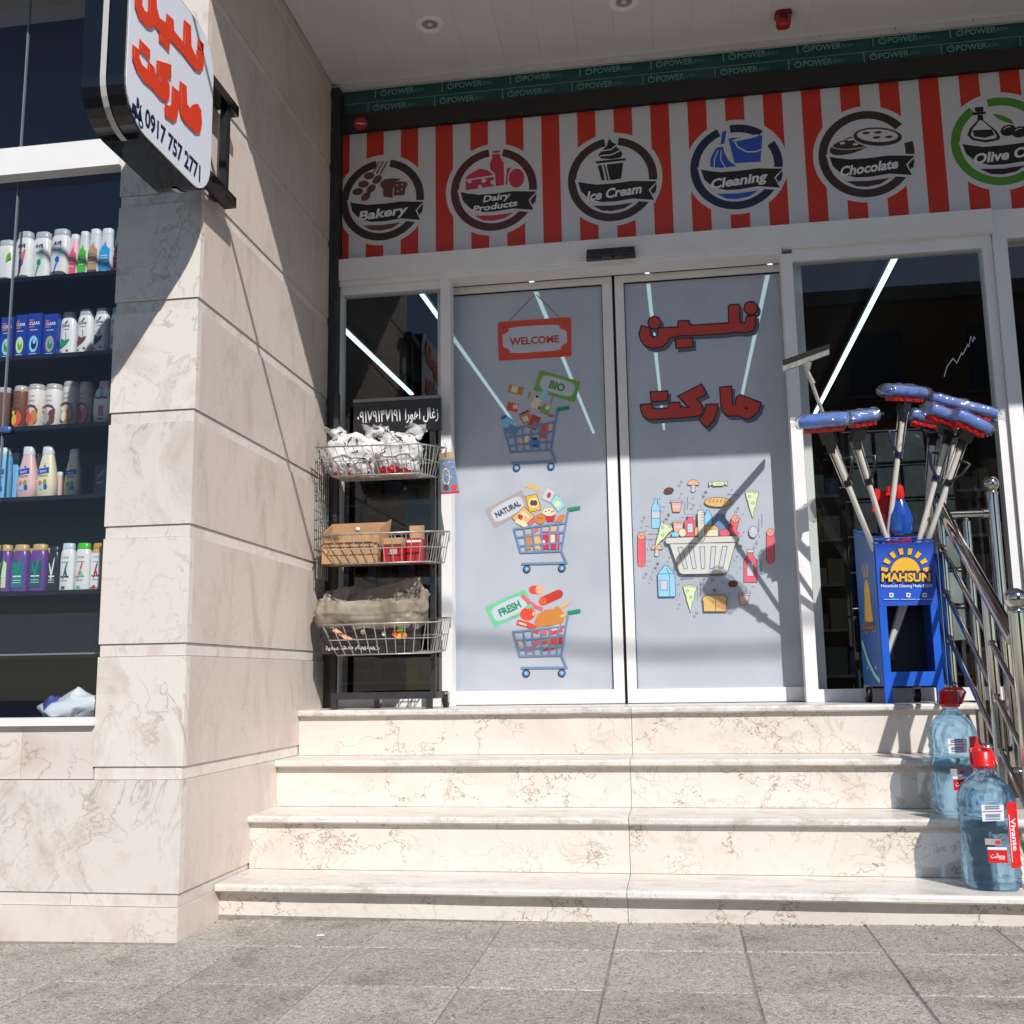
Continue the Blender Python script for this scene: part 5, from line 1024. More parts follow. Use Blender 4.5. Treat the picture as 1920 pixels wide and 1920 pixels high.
MB().box(0.372, 0.47, -0.31, -0.22, zf2, zf2+0.075).build('carton', cm('carton_red', C(176, 30, 36)), rc); MB().box(0.374, 0.468, -0.308, -0.222, zf2+0.0755, zf2+0.115).build('top_panel', M_card, rc); MB().box(0.40, 0.44, -0.3115, -0.3105, zf2+0.035, zf2+0.06).build('window_print', P_taupe, rc)
rc = thing('red_carton', (0.5, -0.2, zf2), 'taller red carton with raised brown lid behind the first', 'carton')
MB().box(0.476, 0.545, -0.27, -0.17, zf2, zf2+0.115).build('carton', cm('carton_red', C(176, 30, 36)), rc); MB().hexa([(0.47, -0.18, zf2+0.116), (0.54, -0.18, zf2+0.116), (0.54, -0.172, zf2+0.116), (0.47, -0.172, zf2+0.116), (0.462, -0.165, zf2+0.19), (0.535, -0.165, zf2+0.19), (0.535, -0.157, zf2+0.19), (0.462, -0.157, zf2+0.19)]).build('lid', M_card, rc)
MB().box(0.4765, 0.5445, -0.2715, -0.2705, zf2+0.095, zf2+0.105).build('tape', P_text, rc)
# carton lined with a plastic sack in the bottom basket
zf3 = B3[4].z+0.006
lc = thing('lined_carton', (0.29, -0.24, zf3), 'dark fruit carton lined with a dusty plastic sack in the bottom basket', 'box')
MB().box(0.07, 0.515, -0.318, -0.15, zf3, zf3+0.15).build('carton', cm('carton_black', C(44, 40, 42)), lc)
p = Print(lambda u, v, k: Vector((u, -0.3185-0.0002*k, v)))
p.text('\ufe97\ufeee\ufedf\ufef4\ufeaa \ufeb7\ufeaa\ufee9 \ufe91\ufe8e \ufe91\ufeec\ufe98\ufeae\ufef3\ufee6', 0.10, zf3+0.022, 0.26, 0.018, P_text, flip=1, align='l', bold=0.01)
for u, v, r_, mt in ((0.455, zf3+0.085, 0.022, P_yellow), (0.475, zf3+0.08, 0.016, P_chick), (0.435, zf3+0.09, 0.016, P_tomato), (0.46, zf3+0.11, 0.014, P_bio), (0.28, zf3+0.1, 0.012, P_cream), (0.38, zf3+0.09, 0.01, P_cream)): p.ell(u, v, r_, r_, mt, n=14)
p.poly([(0.13, zf3+0.11), (0.19, zf3+0.07), (0.26, zf3+0.06), (0.2, zf3+0.085), (0.15, zf3+0.12)], P_peach); p.done('carton_print', lc)
def sack_mat():
    m, nt, bs = newmat('dusty_polythene'); v = coords(nt); nz = N(nt, 'ShaderNodeTexNoise', i_Scale=6.0, i_Detail=7.0, i_Roughness=0.6, i_Distortion=0.6); nt.links.new(v, nz.inputs[0])
    nt.links.new(ramp(nt, nz.outputs[0], [(0.3, C(112, 102, 90)), (0.5, C(158, 148, 130)), (0.66, C(176, 170, 154)), (0.8, C(156, 155, 142))]), bs.inputs[0]); bs.inputs['Roughness'].default_value = 0.42; bs.inputs['Coat Weight'].default_value = 0.25
    n9 = N(nt, 'ShaderNodeTexVoronoi', i_Scale=16.0, feature='DISTANCE_TO_EDGE'); nt.links.new(v, n9.inputs[0]); bump(nt, bs, n9.outputs[0], 0.35, 0.02)
    out = nt.nodes['Material Output']; tr = N(nt, 'ShaderNodeBsdfTransparent'); mx = N(nt, 'ShaderNodeMixShader'); mx.inputs[0].default_value = 0.3; nt.links.new(bs.outputs[0], mx.inputs[1]); nt.links.new(tr.outputs[0], mx.inputs[2]); nt.links.new(mx.outputs[0], out.inputs[0]); return m
m = MB(); rows = []; n = 120
ZT = atY(720, 1122, -0.3).z
prof = [(0.9, zf3+0.11), (1.02, zf3+0.14), (1.06, zf3+0.19), (1.07, lerp(zf3, ZT, 0.75)), (1.05, lerp(zf3, ZT, 0.92)), (1.0, ZT), (0.94, ZT-0.004), (0.9, ZT-0.05), (0.87, zf3+0.12), (0.3, zf3+0.1)]
pf2 = []
for (q0, z0_), (q1, z1_) in zip(prof, prof[1:]):
    for i in range(4): pf2.append((lerp(q0, q1, i/4), lerp(z0_, z1_, i/4)))
for q, zz in pf2+[prof[-1]]:
    row = []
    for j in range(n):
        a = 2*math.pi*j/n; cs = math.copysign(abs(math.cos(a))**0.42, math.cos(a)); sn = math.copysign(abs(math.sin(a))**0.5, math.sin(a))
        wob = 1+0.02*math.sin(a*9+zz*30)+0.012*math.sin(a*17+zz*60)
        lift = 0.075*max(0, sn)+0.05*max(0, cs*0.8)*max(0, sn+0.3)-0.012*max(0, -sn)*(1-0.6*cs*cs)
        row.append((0.295+0.246*q*cs*wob, -0.238+0.10*q*sn*wob, zz+(lift if zz > zf3+0.16 else 0)))
    rows.append(row)
m.grid(rows, 0, True, cu=True); m.jitter(0.016, 9, 3); m.crumple(0.02, 13, 4, Vector((0.295, -0.238, zf3+0.1))); m.jitter(0.006, 50, 8); m.build('plastic_sack', sack_mat(), lc)

# ================================================================ MOP DISPLAY STAND
M_blue = simple('stand_blue_enamel', C(26, 92, 200), 0.35, var=0.08)
M_bprint = simple('stand_print_blue', C(40, 84, 190), 0.35)
FY, BY = -0.34, -0.09
sc_ = (1480, 950, 4.2667)
q = lambda x, y, Y=FY: atY(sc_[0]+x/sc_[2], sc_[1]+y/sc_[2], Y)
tl, tr_, bl_, br2 = q(683, 300), q(1158, 275), q(765, 1440), q(1230, 1430)
xl = (tl.x+bl_.x)/2; xr2 = (tr_.x+br2.x)/2; zt_ = (tl.z+tr_.z)/2; zp = (q(715, 795).z+q(1175, 785).z)/2; zb_ = (bl_.z+br2.z)/2; zo = q(980, 1320).z
sd = thing('mop_stand', ((xl+xr2)/2, -0.22, ZL), 'blue metal display stand with yellow sun logo holding the mops', 'display stand')
MB().box(xl, xr2, FY, FY+0.006, zp, zt_).build('front_sign', M_bprint, sd)
MB().box(xl, xl+0.03, FY+0.001, FY+0.02, ZL+0.0005, zp-0.0005).build('leg', M_blue, sd); MB().box(xr2-0.03, xr2, FY+0.001, FY+0.02, ZL+0.0005, zp-0.0005).build('leg', M_blue, sd)
MB().box(xl+0.0305, xr2-0.0305, FY+0.002, FY+0.015, zb_, zo).build('front_rail', M_blue, sd)
MB().box(xl+0.0305, xr2-0.0305, FY+0.016, BY, zb_+0.02, zb_+0.03).build('tray', M_blue, sd)
SKW = 0.04
MB().hexa([(xl-0.001, FY+0.0205, zb_), (xl+0.003, FY+0.0205, zb_), (xl+0.003-SKW, BY+0.01, zb_), (xl-0.001-SKW, BY+0.01, zb_), (xl-0.001, FY+0.0205, zt_+0.03), (xl+0.003, FY+0.0205, zt_+0.03), (xl+0.003-SKW, BY+0.01, zt_+0.10), (xl-0.001-SKW, BY+0.01, zt_+0.10)]).build('side_panel', simple('side_print', C(44, 96, 170), 0.35, var=0.25, scale=3), sd)
MB().box(xr2-0.003, xr2+0.001, FY+0.0205, BY+0.01, zb_, zt_).build('side_panel', M_blue, sd)
MB().box(xl+0.004-SKW, xr2-0.004, BY, BY+0.004, zb_, zp+0.05).build('back_panel', M_navyshelf, sd)
m = MB(); z2 = zt_+0.03
m.path([(xl+0.002, FY+0.01, z2-0.02), (xr2-0.002, FY+0.01, z2-0.02), (xr2-0.002, BY, z2+0.02), (xl+0.002-0.04, BY, z2+0.06)], 0.004, 6, closed=True)
for i in range(1, 4): m.tube((xl, lerp(FY, BY, i/4), z2), (xr2, lerp(FY, BY, i/4), z2), 0.0025, n=5); m.tube((lerp(xl, xr2, i/4), FY, z2-0.01), (lerp(xl, xr2, i/4), BY, z2+0.01), 0.0025, n=5)
m.build('wire_top', M_blue, sd)
caster(sd, xl-0.03, BY-0.03, ZL, 0.036); caster(sd, xr2-0.06, BY-0.01, ZL, 0.03)
p = Print(lambda u, v, k: Vector((q(u, v).x, FY-0.0004-0.0002*k, q(u, v).z)))
sun = [(928+120*math.cos(R(a)), 528-122*math.sin(R(a))) for a in range(0, 181, 10)]; p.line(sun, 12, P_navy, True); p.poly(sun, P_yellow)
for a in range(6, 180, 24):
    a_ = a+0; ca, sa = math.cos(R(a_)), math.sin(R(a_)); u1, v1, u2, v2 = 928+142*ca, 520-138*sa, 928+196*ca, 520-190*sa; pts = [(u1-14*sa, v1-14*ca), (u2-20*sa, v2-20*ca), (u2+20*sa, v2+20*ca), (u1+14*sa, v1+14*ca)]
    p.line(pts, 8, P_navy, True); p.poly(pts, P_yellow)
p.text('MAHSUN', 934, 602, 410, 84, P_navy, bold=0.09); p.text('MAHSUN', 932, 597, 388, 66, P_yellow, bold=0.04)
p.text('Household Cleaning Made EASY!', 935, 645, 405, 24, P_text, bold=0.01)
for u in (815, 950, 1080): p.poly(rect((u, 708), 34, 34, 5), P_text); p.poly(rect((u, 708), 16, 16, 5), P_blue); p.line([(u-60, 742), (u+60, 741)], 6, P_sky)
p.done('logo_print', sd)
xf = xl-0.0012
p = Print(lambda u, v, k: Vector((xf-0.0002*k-u*SKW/(BY+0.01-FY-0.0205), FY+0.0205+u, v))); zc = lerp(zb_, zt_, 0.62); yc = 0.12
p.ell(yc, zc, 0.035, 0.09, P_yellow, n=20); p.poly([(yc-0.035, zc), (yc+0.035, zc), (yc+0.05, zc-0.1), (yc-0.05, zc-0.1)], P_yellow); [p.line([(yc+dx*0.5, zc+0.1), (yc+dx, zc+0.16)], 0.008, P_yellow) for dx in (-0.04, -0.015, 0.015, 0.04)]
p.text('\ufee6\ufeb4\ufeec\ufee3', yc, zc-0.13, 0.16, 0.06, P_navy, flip=1, bold=0.05); p.text('\ufee6\ufeb4\ufeec\ufee3', yc, zc-0.13, 0.16, 0.06, P_chick, flip=1, bold=0.01)
for dy in (-0.05, 0, 0.05): p.ell(yc+dy, zc-0.3, 0.008, 0.008, P_sky, n=8)
p.line([(yc-0.09, zb_+0.02), (yc-0.03, zb_+0.05), (yc+0.04, zb_+0.11), (yc+0.1, zb_+0.2)], 0.02, P_mint); p.done('side_print', sd)

# ---- mops
M_pole = simple('white_pole', C(206, 202, 194), 0.3, var=0.05); M_sponge = simple('blue_sponge', C(96, 132, 210), 0.7, bmp=0.5, bscale=90, var=0.15, scale=30); M_red = simple('red_plastic', C(196, 28, 28), 0.3); M_blk = simple('black_plastic', C(28, 28, 30), 0.35)
M_wrap = glassy('clear_wrap', (0.97, 0.98, 1.0, 1), 2.4, 0.12, dirt=0.4)
MZ = (1440, 440, 3.429)
mq = lambda x, y, Y: atY(MZ[0]+x/MZ[2], MZ[1]+y/MZ[2], Y)
def mop(ends, hy, pole_top, pole_bot, py0, py1, label, hz=0.043, lever=None, deep=0):
    A, B = mq(*ends[0], hy[0]), mq(*ends[1], hy[1]); pt, pb_ = mq(*pole_top, py0), mq(*pole_bot, py1)
    kk = (pt.z-(zt_-0.03))/(pt.z-pb_.z); pb_ = pt.lerp(pb_, kk); kk = 1.0
    while kk < 5:
        pe = pt.lerp(pb_, kk+0.02)
        if pe.z < zb_+0.04 or not xl+0.02 < pe.x < xr2-0.02 or pe.y > BY-0.02: break
        kk += 0.02
    pb_ = pt.lerp(pb_, kk if deep else min(kk, 1.25))
    t = thing('sponge_mop', pb_, label, 'mop', 'sponge mops in the display stand')
    d = (B-A); L_ = d.length; d.normalize(); up_ = (pt-pb_).normalized(); up_ = (up_-d*up_.dot(d)).normalized(); sd_ = d.cross(up_).normalized(); c_ = (A+B)/2
    m = MB(); rows = []
    for i in range(9):
        s_ = i/8; ce = A.lerp(B, s_)+up_*hz*0.55; e = 1.0 if 0 < i < 8 else 0.8
        rows.append([ce+sd_*(0.042*e*math.copysign(abs(math.cos(a))**0.5, math.cos(a)))+up_*(hz*0.55*e*math.copysign(abs(math.sin(a))**0.6, math.sin(a))) for a in (2*math.pi*j/18 for j in range(18))])
    m.grid(rows, 0, True, cu=True); m.face(rows[0][::-1]); m.face(rows[-1]); sp = m.build('sponge', M_sponge, t)
    w_ = MB(); rows2 = []
    for i in range(-4, 29):
        s_ = i/24; ce = A.lerp(B, s_)+up_*hz*0.55; e = 1.14 if 0 <= i <= 24 else {-1: 0.7, 25: 0.7, -2: 0.3, 26: 0.3, -3: 0.42, 27: 0.42}.get(i, 0.6)
        rows2.append([ce+sd_*(0.045*e*math.cos(a))+up_*(hz*0.62*e*math.sin(a)) for a in (2*math.pi*j/28 for j in range(28))])
    w_.grid(rows2, 0, True, cu=True); w_.jitter(0.008, 30, len(label)); w_.crumple(0.011, 48, len(label), c_+up_*hz*0.55); w_.build('plastic_wrap', M_wrap, sp)
    m = MB(); m.obox(c_-up_*0.012, d*(L_*0.42), sd_*0.026, up_*0.009); [m.tube(c_-up_*0.012+d*(L_*0.42*k)-sd_*0.03, c_-up_*0.012+d*(L_*0.42*k)+sd_*0.03, 0.008, n=8) for k in (-0.8, -0.3, 0.3, 0.8)]; m.build('squeeze_plate', M_red, t)
    cc = c_.lerp(pt, 0.35); m = MB(); m.obox(c_.lerp(pt, 0.45), d*0.03, sd_*0.018, (pt-c_)*0.5); m.obox(pt, d*0.016, sd_*0.016, up_*0.035); m.build('joint', M_blk, t)
    m = MB(); m.tube(pt, pb_, 0.0115, n=12); m.build('pole', M_pole, t)
    ax = (pb_-pt).normalized(); s2 = ax.cross(Vector((0, 1, 0))).normalized()
    m = MB(); [m.tube(pt+s2*k, pt+ax*0.2+s2*k*0.9, 0.0025, n=5) for k in (-0.02, 0.02)]; m.build('pull_rod', M_zinc, t)
    if lever:
        e = pt+ax*0.19; m = MB(); m.obox(e, s2*0.014, (0, 0.014, 0), ax*0.014)
        m.path([e-Vector((0, 0.015, 0)), e+s2*0.04*lever-ax*0.05-Vector((0, 0.02, 0)), e+s2*0.055*lever-ax*0.10-Vector((0, 0.02, 0)), e+s2*0.02*lever-ax*0.11], 0.007, 6); m.build('lever', M_blk if lever > 0 else MATS['print_navy'], t)
mop([(215, 1240), (515, 1215)], (-0.50, -0.58), (405, 1350), (668, 1990), -0.50, -0.31, label= 'mop with the lowest wide head at the left of the stand', lever=1)
mop([(520, 1215), (690, 1190)], (-0.44, -0.40), (565, 1330), (800, 2090), -0.40, -0.22, label= 'mop with half hidden head second from the left', lever=1)
mop([(770, 1035), (985, 1050)], (-0.36, -0.16), (868, 1150), (760, 2050), -0.26, -0.18, label='tallest mop standing in the middle of the stand', lever=-1)
mop([(912, 1190), (1095, 1235)], (-0.2, -0.2), (1060, 1310), (1000, 2080), -0.2, -0.2, 'mop with short tilted head right of the tallest one')
mop([(1020, 1150), (1220, 1230)], (-0.36, -0.3), (1155, 1300), (960, 2000), -0.32, -0.27, deep=1, label='mop with blue lever and head under the longest one', lever=-1)
mop([(1190, 1185), (1400, 1285)], (-0.44, -0.40), (1250, 1330), (1030, 1960), -0.38, -0.30, deep=1, label='mop with the rightmost tilted head in the stand', lever=1)
mop([(1040, 1085), (1455, 1190)], (-0.14, -0.12), (1205, 1300), (1080, 1980), -0.16, -0.14, 'mop with the longest head at the back right of the stand')
sq = thing('window_squeegee', mq(360, 1140, -0.3), 'silver window squeegee rising above the mops on the left', 'squeegee')
A, B = mq(92, 862, -0.643), mq(392, 752, -0.316); d = (B-A); m = MB(); m.obox((A+B)/2, d/2, (0, 0.008, 0), Vector((0, 0, 0.014))); m.build('blade_holder', M_zinc, sq)
m = MB(); m.obox((A+B)/2+Vector((0.004, 0, 0.024)), d/2, (0, 0.006, 0), Vector((0, 0, 0.012))); m.build('rubber_blade', M_rubber, sq)
m = MB(); m.path([mq(248, 835, -0.46), mq(250, 880, -0.46), mq(290, 960, -0.45)], 0.012, 8); m.tube(mq(248, 825, -0.47), mq(252, 875, -0.465), 0.024, 0.012, n=8); m.build('yoke', M_zinc, sq)
m = MB(); m.tube(mq(252, 875, -0.465), mq(672, 2010, -0.30), 0.0085, n=10); m.build('handle', M_zinc, sq)
# pole ends seen in the open front of the stand
# blue bottle, red brush and packs lying in the top of the stand
o = mq(860, 1900, -0.2); m = MB(); m.lathe([(0.05, 0), (0.055, 0.02), (0.05, 0.09), (0.03, 0.14), (0.02, 0.16)], (o.x, o.y, o.z-0.02), 18, sy=0.6)
sb = thing('spray_bottle', (o.x, o.y, o.z), 'glossy blue spray bottle lying between the mop poles', 'bottle'); m.build('body', simple('gloss_blue', C(24, 70, 150), 0.12, coat=0.5), sb)
m = MB(); m.lathe([(0.02, 0.14), (0.024, 0.16), (0.02, 0.2)], (o.x, o.y, o.z), 14); m.obox((o.x-0.02, o.y, o.z+0.19), (0.03, 0, 0.004), (0, 0.012, 0), (0, 0, 0.012)); m.build('trigger', M_red, sb)
o = mq(745, 1720, -0.14); rb = thing('red_brush', (o.x, o.y, o.z-0.3), 'red dust brush standing behind the white poles', 'brush')
m = MB(); m.obox((o.x-0.01, o.y, o.z+0.0), (0.035, 0, -0.012), (0, 0.015, 0), (0.012, 0, 0.05)); m.jitter(0.01, 40, 4); m.build('bristles', M_red, rb); m = MB(); m.tube((o.x, o.y, o.z-0.05), (o.x+0.05, o.y, o.z-0.3), 0.014, 0.01, n=10); m.build('handle', M_red, rb)
o = mq(800, 1985, -0.25); m = MB(); m.obox((o.x+0.02, o.y, o.z-0.01), (0.05, 0, 0.006), (0, 0.05, 0), (0, 0, 0.022)); m.jitter(0.006, 30, 2); m.build('red_pack', simple('red_wrap', C(206, 30, 40), 0.15, coat=0.5), label='glossy red pack in the top tray of the mop stand', cat='pack')

# packets hanging inside the store behind the stand
M_pk = simple('grey_packet', C(150, 156, 152), 0.25, var=0.35, scale=6, coat=0.3)
rkp = thing('packet_rack', (2.95, 0.55, ZL), 'dark rack hung with pale packets behind the right glass pane', 'rack')
for x0 in (2.62, 3.14): MB().box(x0, x0+0.02, 0.55, 0.57, ZL, 2.2).build('post', M_blackp, rkp)
MB().box(2.6, 3.18, 0.56, 0.58, 1.0, 2.1).build('back_panel', M_dark, rkp)
for r_ in range(6):
    zz = 1.02+r_*0.185; MB().tube((2.62, 0.52, zz+0.17), (3.16, 0.52, zz+0.17), 0.004).build('rail', M_zinc, rkp)
    for c2 in range(4):
        xx = 2.655+c2*0.13; m = MB(); m.box(xx, xx+0.11, 0.50, 0.535, zz, zz+0.155); m.jitter(0.006, 25, r_*5+c2)
        m.build('packet', M_pk, label='pale packet behind the right glass, '+('lowest', 'second lowest', 'third lowest', 'third highest', 'second highest', 'top')[r_]+' row, '+('leftmost', 'second from left', 'second from right', 'rightmost')[c2], cat='packet', group='packets behind the right glass pane')
# dim store shelving further inside
rnS = random.Random(21)
gm = [simple('goods_%d' % i, c, 0.5) for i, c in enumerate((C(96, 52, 46), C(112, 98, 60), C(56, 76, 100), C(120, 118, 112), C(62, 84, 64), C(76, 62, 78)))]
for gi, (gx0, gx1, gy, lb) in enumerate(((2.35, 4.9, 2.6, 'dim stocked shelf unit inside the store behind the mops'), (-1.2, 0.9, 2.2, 'dim stocked shelf unit inside the store behind the basket rack'))):
    t = thing('shelf_unit', ((gx0+gx1)/2, gy, ZL), lb, 'shelf', 'shelf units in the store'); MB().box(gx0, gx1, gy+0.3, gy+0.33, ZL, 2.35).build('back_panel', M_dark, t)
    for xx in (gx0, gx1-0.03): MB().box(xx, xx+0.03, gy, gy+0.299, ZL, 2.35).build('upright', M_blackp, t)
    for r_ in range(5):
        zz = ZL+0.1+r_*0.32; MB().box(gx0+0.031, gx1-0.031, gy, gy+0.298, zz, zz+0.02).build('shelf', M_grey, t); m = MB(); x = gx0+0.05
        while x < gx1-0.16:
            w2 = rnS.uniform(0.05, 0.13); h2 = rnS.uniform(0.1, 0.25); m.box(x, x+w2, gy+0.03+rnS.uniform(0, 0.03), gy+0.2, zz+0.0205, zz+h2, rnS.randrange(6)); x += w2+rnS.uniform(0.003, 0.03)
        m.build('goods_row', gm, t, kind='stuff')
m = MB(); o = atY(1838, 1235, 0.3)
for i in range(7): m.lathe([(0.04, 0), (0.046, 0.006), (0.046, 0.02), (0.04, 0.026)], (o.x, 0.3, ZL+0.05+i*0.028), 16)
m.build('straw_basket', simple('straw', C(190, 140, 96), 0.6, var=0.2), label='ribbed straw coloured basket behind the glass beyond the railing', cat='basket')

# ================================================================ STAINLESS RAILING
rl = thing('stair_railing', (2.9, -0.6, 0.13), 'polished stainless steel stair railing with ball-topped posts on the right', 'railing')
XRL = 2.90
hr0, hr1 = Vector((XRL, -0.13, 1.645)), Vector((XRL, -1.06, 0.975))
m = MB(); m.path([hr0+Vector((0.0, 0.06, -0.02)), hr0+Vector((0, 0.02, 0.01)), hr0+Vector((0, -0.03, -0.012)), hr0.lerp(hr1, 0.5), hr1], 0.026, 16); m.build('handrail', M_chrome, rl)
def post(x, y, z0, z1, r=0.022, ball=0, nm='post'):
    m = MB(); m.tube((x, y, z0), (x, y, z1), r, n=18); m.lathe([(r*1.9, z0), (r*1.9, z0+0.006), (r*1.2, z0+0.02)], (x, y, 0), 18)
    if ball:
        m.lathe([(r*1.02, z1-0.005), (r*1.1, z1+0.004), (r*0.8, z1+0.012), (r*0.5, z1+0.02)], (x, y, 0), 18)
    o = m.build(nm, M_chrome, rl)
    if ball: mm = MB(); mm.sphere((x, y, z1+0.012+ball*0.9), ball, n=20, k=12); mm.build('ball_finial', M_chrome, o)
post(XRL, -0.115, ZL, 1.62, 0.025); post(XRL+0.004, -0.185, ZL, 1.60, 0.018)
post(XRL, -0.79, 0.34, 1.15, 0.021); post(XRL, -1.12, 0.133, 1.07, 0.027, 0.038)
hb0 = atY(1775, 965, -0.12); hb1 = atY(1862, 962, -0.12)
post(hb1.x, -0.12, ZL-0.3, atY(1862, 925, -0.12).z, 0.026, 0.035)
m = MB(); m.tube(hb0, hb1-Vector((0.026, 0, 0)), 0.019, n=16); m.tube(hb1-Vector((0.045, 0, 0)), hb1-Vector((0.024, 0, 0)), 0.025, n=16); m.build('cross_bar', M_chrome, rl)
xm_ = atY(1811, 975, -0.12).x; post(xm_, -0.12, ZL-0.2, hb0.z-0.035, 0.019); m = MB(); m.sphere((xm_, -0.12, hb0.z-0.027), 0.012); m.build('ball_joint', M_chrome, rl)
sl_ = (hr1-hr0)/(hr1-hr0).length
for k in range(4):
    a = Vector((XRL, -0.185, 1.42-0.20*k)); t_ = (0.79-0.185)/(-sl_.y); b = a+sl_*t_
    m = MB(); m.tube(a, b, 0.0105, n=12); m.tube(a, a+sl_*0.035, 0.015, n=12); m.build('rail_rod', M_chrome, rl)
for k in range(4):
    a = Vector((XRL, -0.79, 0.98-0.20*k)); t_ = (1.12-0.79)/(-sl_.y); b = a+sl_*t_
    m = MB(); m.tube(a, b, 0.0105, n=12); m.tube(a, a+sl_*0.035, 0.015, n=12); m.build('rail_rod', M_chrome, rl)

# ================================================================ WATER BOTTLES
def water_mat():
    m, nt, bs = newmat('blue_water_bottle'); out = nt.nodes['Material Output']
    bs.inputs['Base Color'].default_value = (0.42, 0.72, 1.0, 1); bs.inputs['Transmission Weight'].default_value = 1.0; bs.inputs['IOR'].default_value = 1.33; bs.inputs['Roughness'].default_value = 0.02
    tr = N(nt, 'ShaderNodeBsdfTransparent'); tr.inputs[0].default_value = (0.62, 0.83, 1.0, 1); mx = N(nt, 'ShaderNodeMixShader'); mx.inputs[0].default_value = 0.42
    v = coords(nt); vo = N(nt, 'ShaderNodeTexVoronoi', i_Scale=26.0); nt.links.new(v, vo.inputs[0]); bump(nt, bs, vo.outputs[0], 0.18, 0.01)
    nt.links.new(bs.outputs[0], mx.inputs[1]); nt.links.new(tr.outputs[0], mx.inputs[2]); nt.links.new(mx.outputs[0], out.inputs[0]); return m
M_water = water_mat(); M_wred = simple('red_cap_plastic', C(206, 30, 34), 0.3)
def water(px0, px1, pyt, pyc, pyb, Y, z, lb, handle):
    a = atY(px0, pyb-120, Y); b = atY(px1, pyb-120, Y); cx = (a.x+b.x)/2; r = (b.x-a.x)/2; top = atY((px0+px1)/2, pyt, Y).z-z; cap0 = atY((px0+px1)/2, pyc, Y).z-z
    t = thing('water_bottle', (cx, Y, z), lb, 'bottle', 'blue water bottles on the steps')
    hb = cap0; prof = [(0.55, 0.0), (0.8, 0.0), (0.93, 0.02), (0.97, 0.06)]
    for i in range(15): prof.append((1.0 if i % 2 else 0.945, 0.09+i*0.041))
    prof += [(1.0, 0.70), (0.97, 0.76), (0.82, 0.83), (0.6, 0.89), (0.40, 0.925), (0.335, 0.945), (0.32, 0.96), (0.32, 1.0)]
    m = MB(); m.lathe([(q*r, zz*hb) for q, zz in prof], (cx, Y, z+0.001), 40, sy=0.9, power=2.7); m.build('body', M_water, t)
    m = MB(); m.lathe([(0.36*r, hb*0.985), (0.42*r, hb*0.99), (0.42*r, hb*1.0+0.008), (0.37*r, hb+0.01), (0.37*r, top-0.004 if handle < 2 else hb+0.05), (0.33*r, top if handle < 2 else hb+0.053)], (cx, Y, z), 20); cp = m.build('cap', M_wred, t)
    m = MB(); hz = z+hb+0.004
    if handle == 2: pts = [(cx-0.42*r, Y-0.01, hz), (cx-0.40*r, Y-0.02, z+top-0.01), (cx-0.2*r, Y-0.02, z+top), (cx+0.5*r, Y-0.02, z+top), (cx+0.62*r, Y-0.02, z+top-0.012), (cx+0.42*r, Y-0.01, hz)]
    else: pts = [(cx-0.4*r, Y, hz), (cx-0.35*r, Y+0.02, z+top+0.006), (cx, Y+0.03, z+top+0.014), (cx+0.4*r, Y+0.02, z+top), (cx+0.5*r, Y, hz)]
    m.path(pts, 0.0055, 6); m.build('carry_handle', M_wred, cp)
    yf_ = Y-r*0.9
    p = Print(lambda u, v, k: Vector((cx+u*r*1.01, Y-0.91*r*(1-min(0.985, abs(u))**2.7)**(1/2.7)-0.002-0.0002*k, z+v*hb)))
    p.poly([(0.43, 0.19), (0.55, 0.19), (0.67, 0.19), (0.72, 0.72), (0.58, 0.72), (0.45, 0.72)], M_wred); p.poly([(0.67, 0.19), (0.84, 0.20), (0.87, 0.71), (0.72, 0.72)], M_wred)
    p.text('Vivante', 0.6, 0.50, 0.42, 0.10, P_text, rot=-90, flip=1, fn=lambda u, v, k: p.fn(0.56+(u-0.6)*1.9, 0.46+(v-0.50)*0.62, k), bold=0.02)
    p.line([(0.49, 0.24), (0.51, 0.62)], 0.025, P_text)
    p.poly([(-0.42, 0.565), (0.32, 0.575), (0.34, 0.70), (-0.42, 0.70)], P_text); [p.line([(-0.3, vv), (0.2, vv+0.004)], 0.009, P_steel) for vv in (0.585, 0.605, 0.62, 0.67, 0.688)]; p.line([(-0.4, 0.645), (0.28, 0.65)], 0.006, P_red)
    p.poly([(-0.4, 0.38), (0.14, 0.375), (0.14, 0.425), (-0.4, 0.43)], P_taupe); p.poly([(-0.04, 0.385), (0.12, 0.385), (0.12, 0.415), (-0.04, 0.415)], P_pink)
    p.poly([(-0.34, 0.235), (0.32, 0.235), (0.32, 0.335), (-0.34, 0.335)], M_wred); p.poly([(-0.34, 0.34), (0.32, 0.34), (0.32, 0.36), (-0.34, 0.36)], P_text)
    p.text('\ufe96\ufee7\ufe8d\ufeee\ufef3\ufeed', -0.02, 0.275, 0.48, 0.04, P_text, flip=1, bold=0.02); p.done('label', t)
water(1743, 1834, 1291, 1322, 1535, -0.80, 0.3405, 'blue water bottle with raised red handle on the third step', 2)
water(1800, 1906, 1408, 1436, 1668, -1.085, 0.1335, 'blue water bottle with folded red handle on the lowest step', 1)

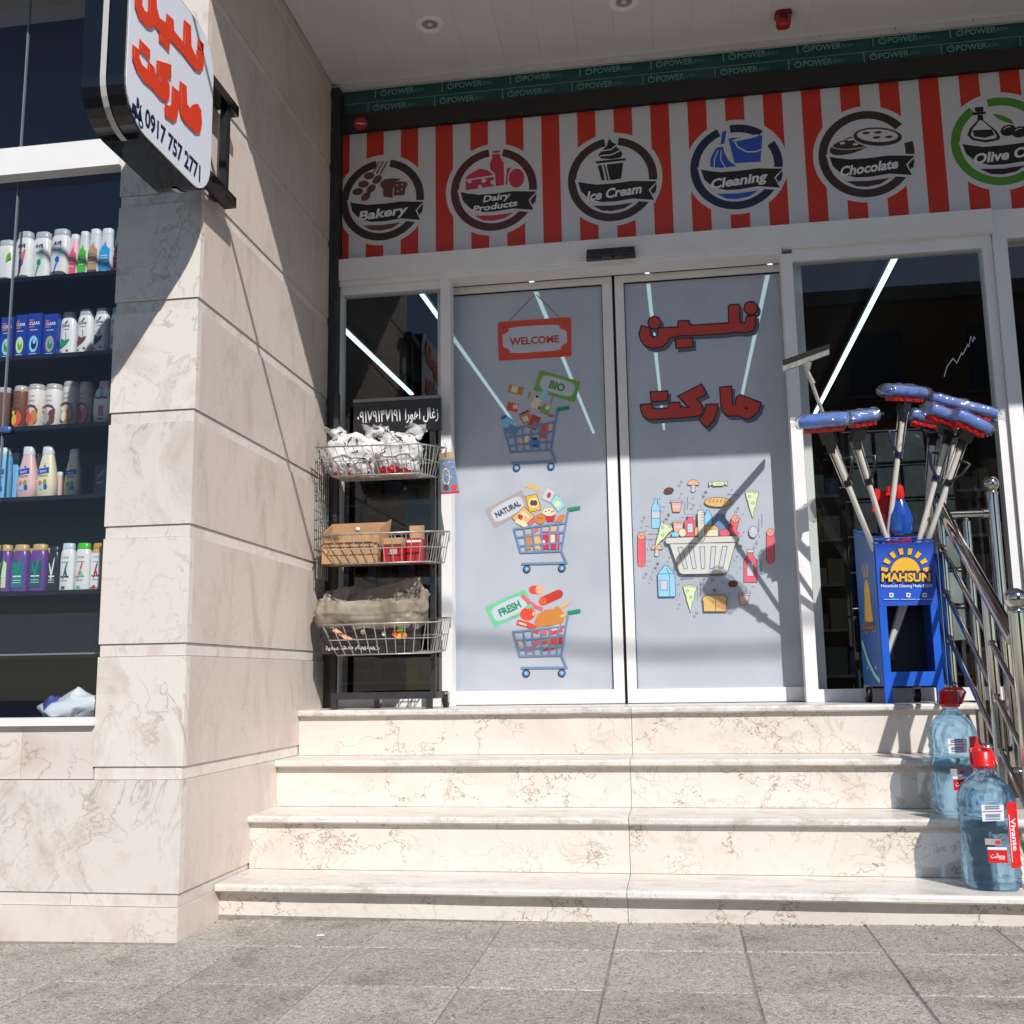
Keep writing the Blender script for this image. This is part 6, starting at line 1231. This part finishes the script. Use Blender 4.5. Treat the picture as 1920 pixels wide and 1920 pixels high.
# ================================================================ CABLES AND LITTER
D = Vector((0.63, -1.0, 0.986))
P1 = Vector((0, -1.30, 2.694))+D*1.1; P2 = Vector((0, -0.205, 1.434))+D*1.95
m = MB(); m.tube(P1+(P1-P2)*1.2, P2+(P2-P1)*0.12, 0.011, n=8); m.build('overhead_cable', M_rubber, label='black cable hanging from above whose thin shadow crosses the stone wall', cat='cable')
c_ = atY(1150, 1228, YL)+D*6.2
m = MB(); m.path([(2.2, -1.99, c_.z+0.5), (3.2, -4.0, c_.z+0.2), (4.2, c_.y+0.1, c_.z+0.02), (5.5, c_.y, c_.z), (9, c_.y, c_.z+0.05), (20, c_.y-0.3, c_.z+0.5)], 0.02, 8); m.build('street_cable', M_rubber, label='black cable strung high along the street facing the shop', cat='cable')
rn = random.Random(2)
o = atZ(602, 1754, 0.008); m = MB(); m.box(o.x-0.012, o.x+0.01, o.y-0.008, o.y+0.008, gz(o.x)+0.002, gz(o.x)+0.007); m.jitter(0.006, 60, 3); m.build('paper_scrap', P_text, label='scrap of white paper on the pavement below the steps', cat='litter')
m = MB()
for i in range(260):
    x = rn.uniform(-0.6, 3.2); y = rn.choice((rn.uniform(-1.25, -1.195), rn.uniform(-2.6, -1.2))) if x > 0 else rn.uniform(-2.6, -1.53); s_ = rn.uniform(0.001, 0.0035); z = gz(x)+0.0025
    m.hexa([(x-s_, y-s_, z-0.003), (x+s_, y-s_, z-0.003), (x+s_, y+s_, z-0.003), (x-s_, y+s_, z-0.003), (x-s_*0.6, y-s_*0.5, z+s_), (x+s_*0.5, y-s_*0.7, z+s_), (x+s_*0.7, y+s_*0.4, z+s_), (x-s_*0.5, y+s_*0.6, z+s_)])
for i in range(110):
    x = rn.uniform(0.0, 3.3); y = -1.192-abs(rn.gauss(0, 0.018)); s_ = rn.uniform(0.001, 0.003); z = gz(x)+0.0025
    m.hexa([(x-s_, y-s_, z-0.003), (x+s_, y-s_, z-0.003), (x+s_, y+s_, z-0.003), (x-s_, y+s_, z-0.003), (x-s_*0.6, y-s_*0.5, z+s_), (x+s_*0.5, y-s_*0.7, z+s_), (x+s_*0.7, y+s_*0.4, z+s_), (x-s_*0.5, y+s_*0.6, z+s_)])
m.build('grit', M_grout, label='scattered grit and crumbs on the pavement', cat='grit', kind='stuff')
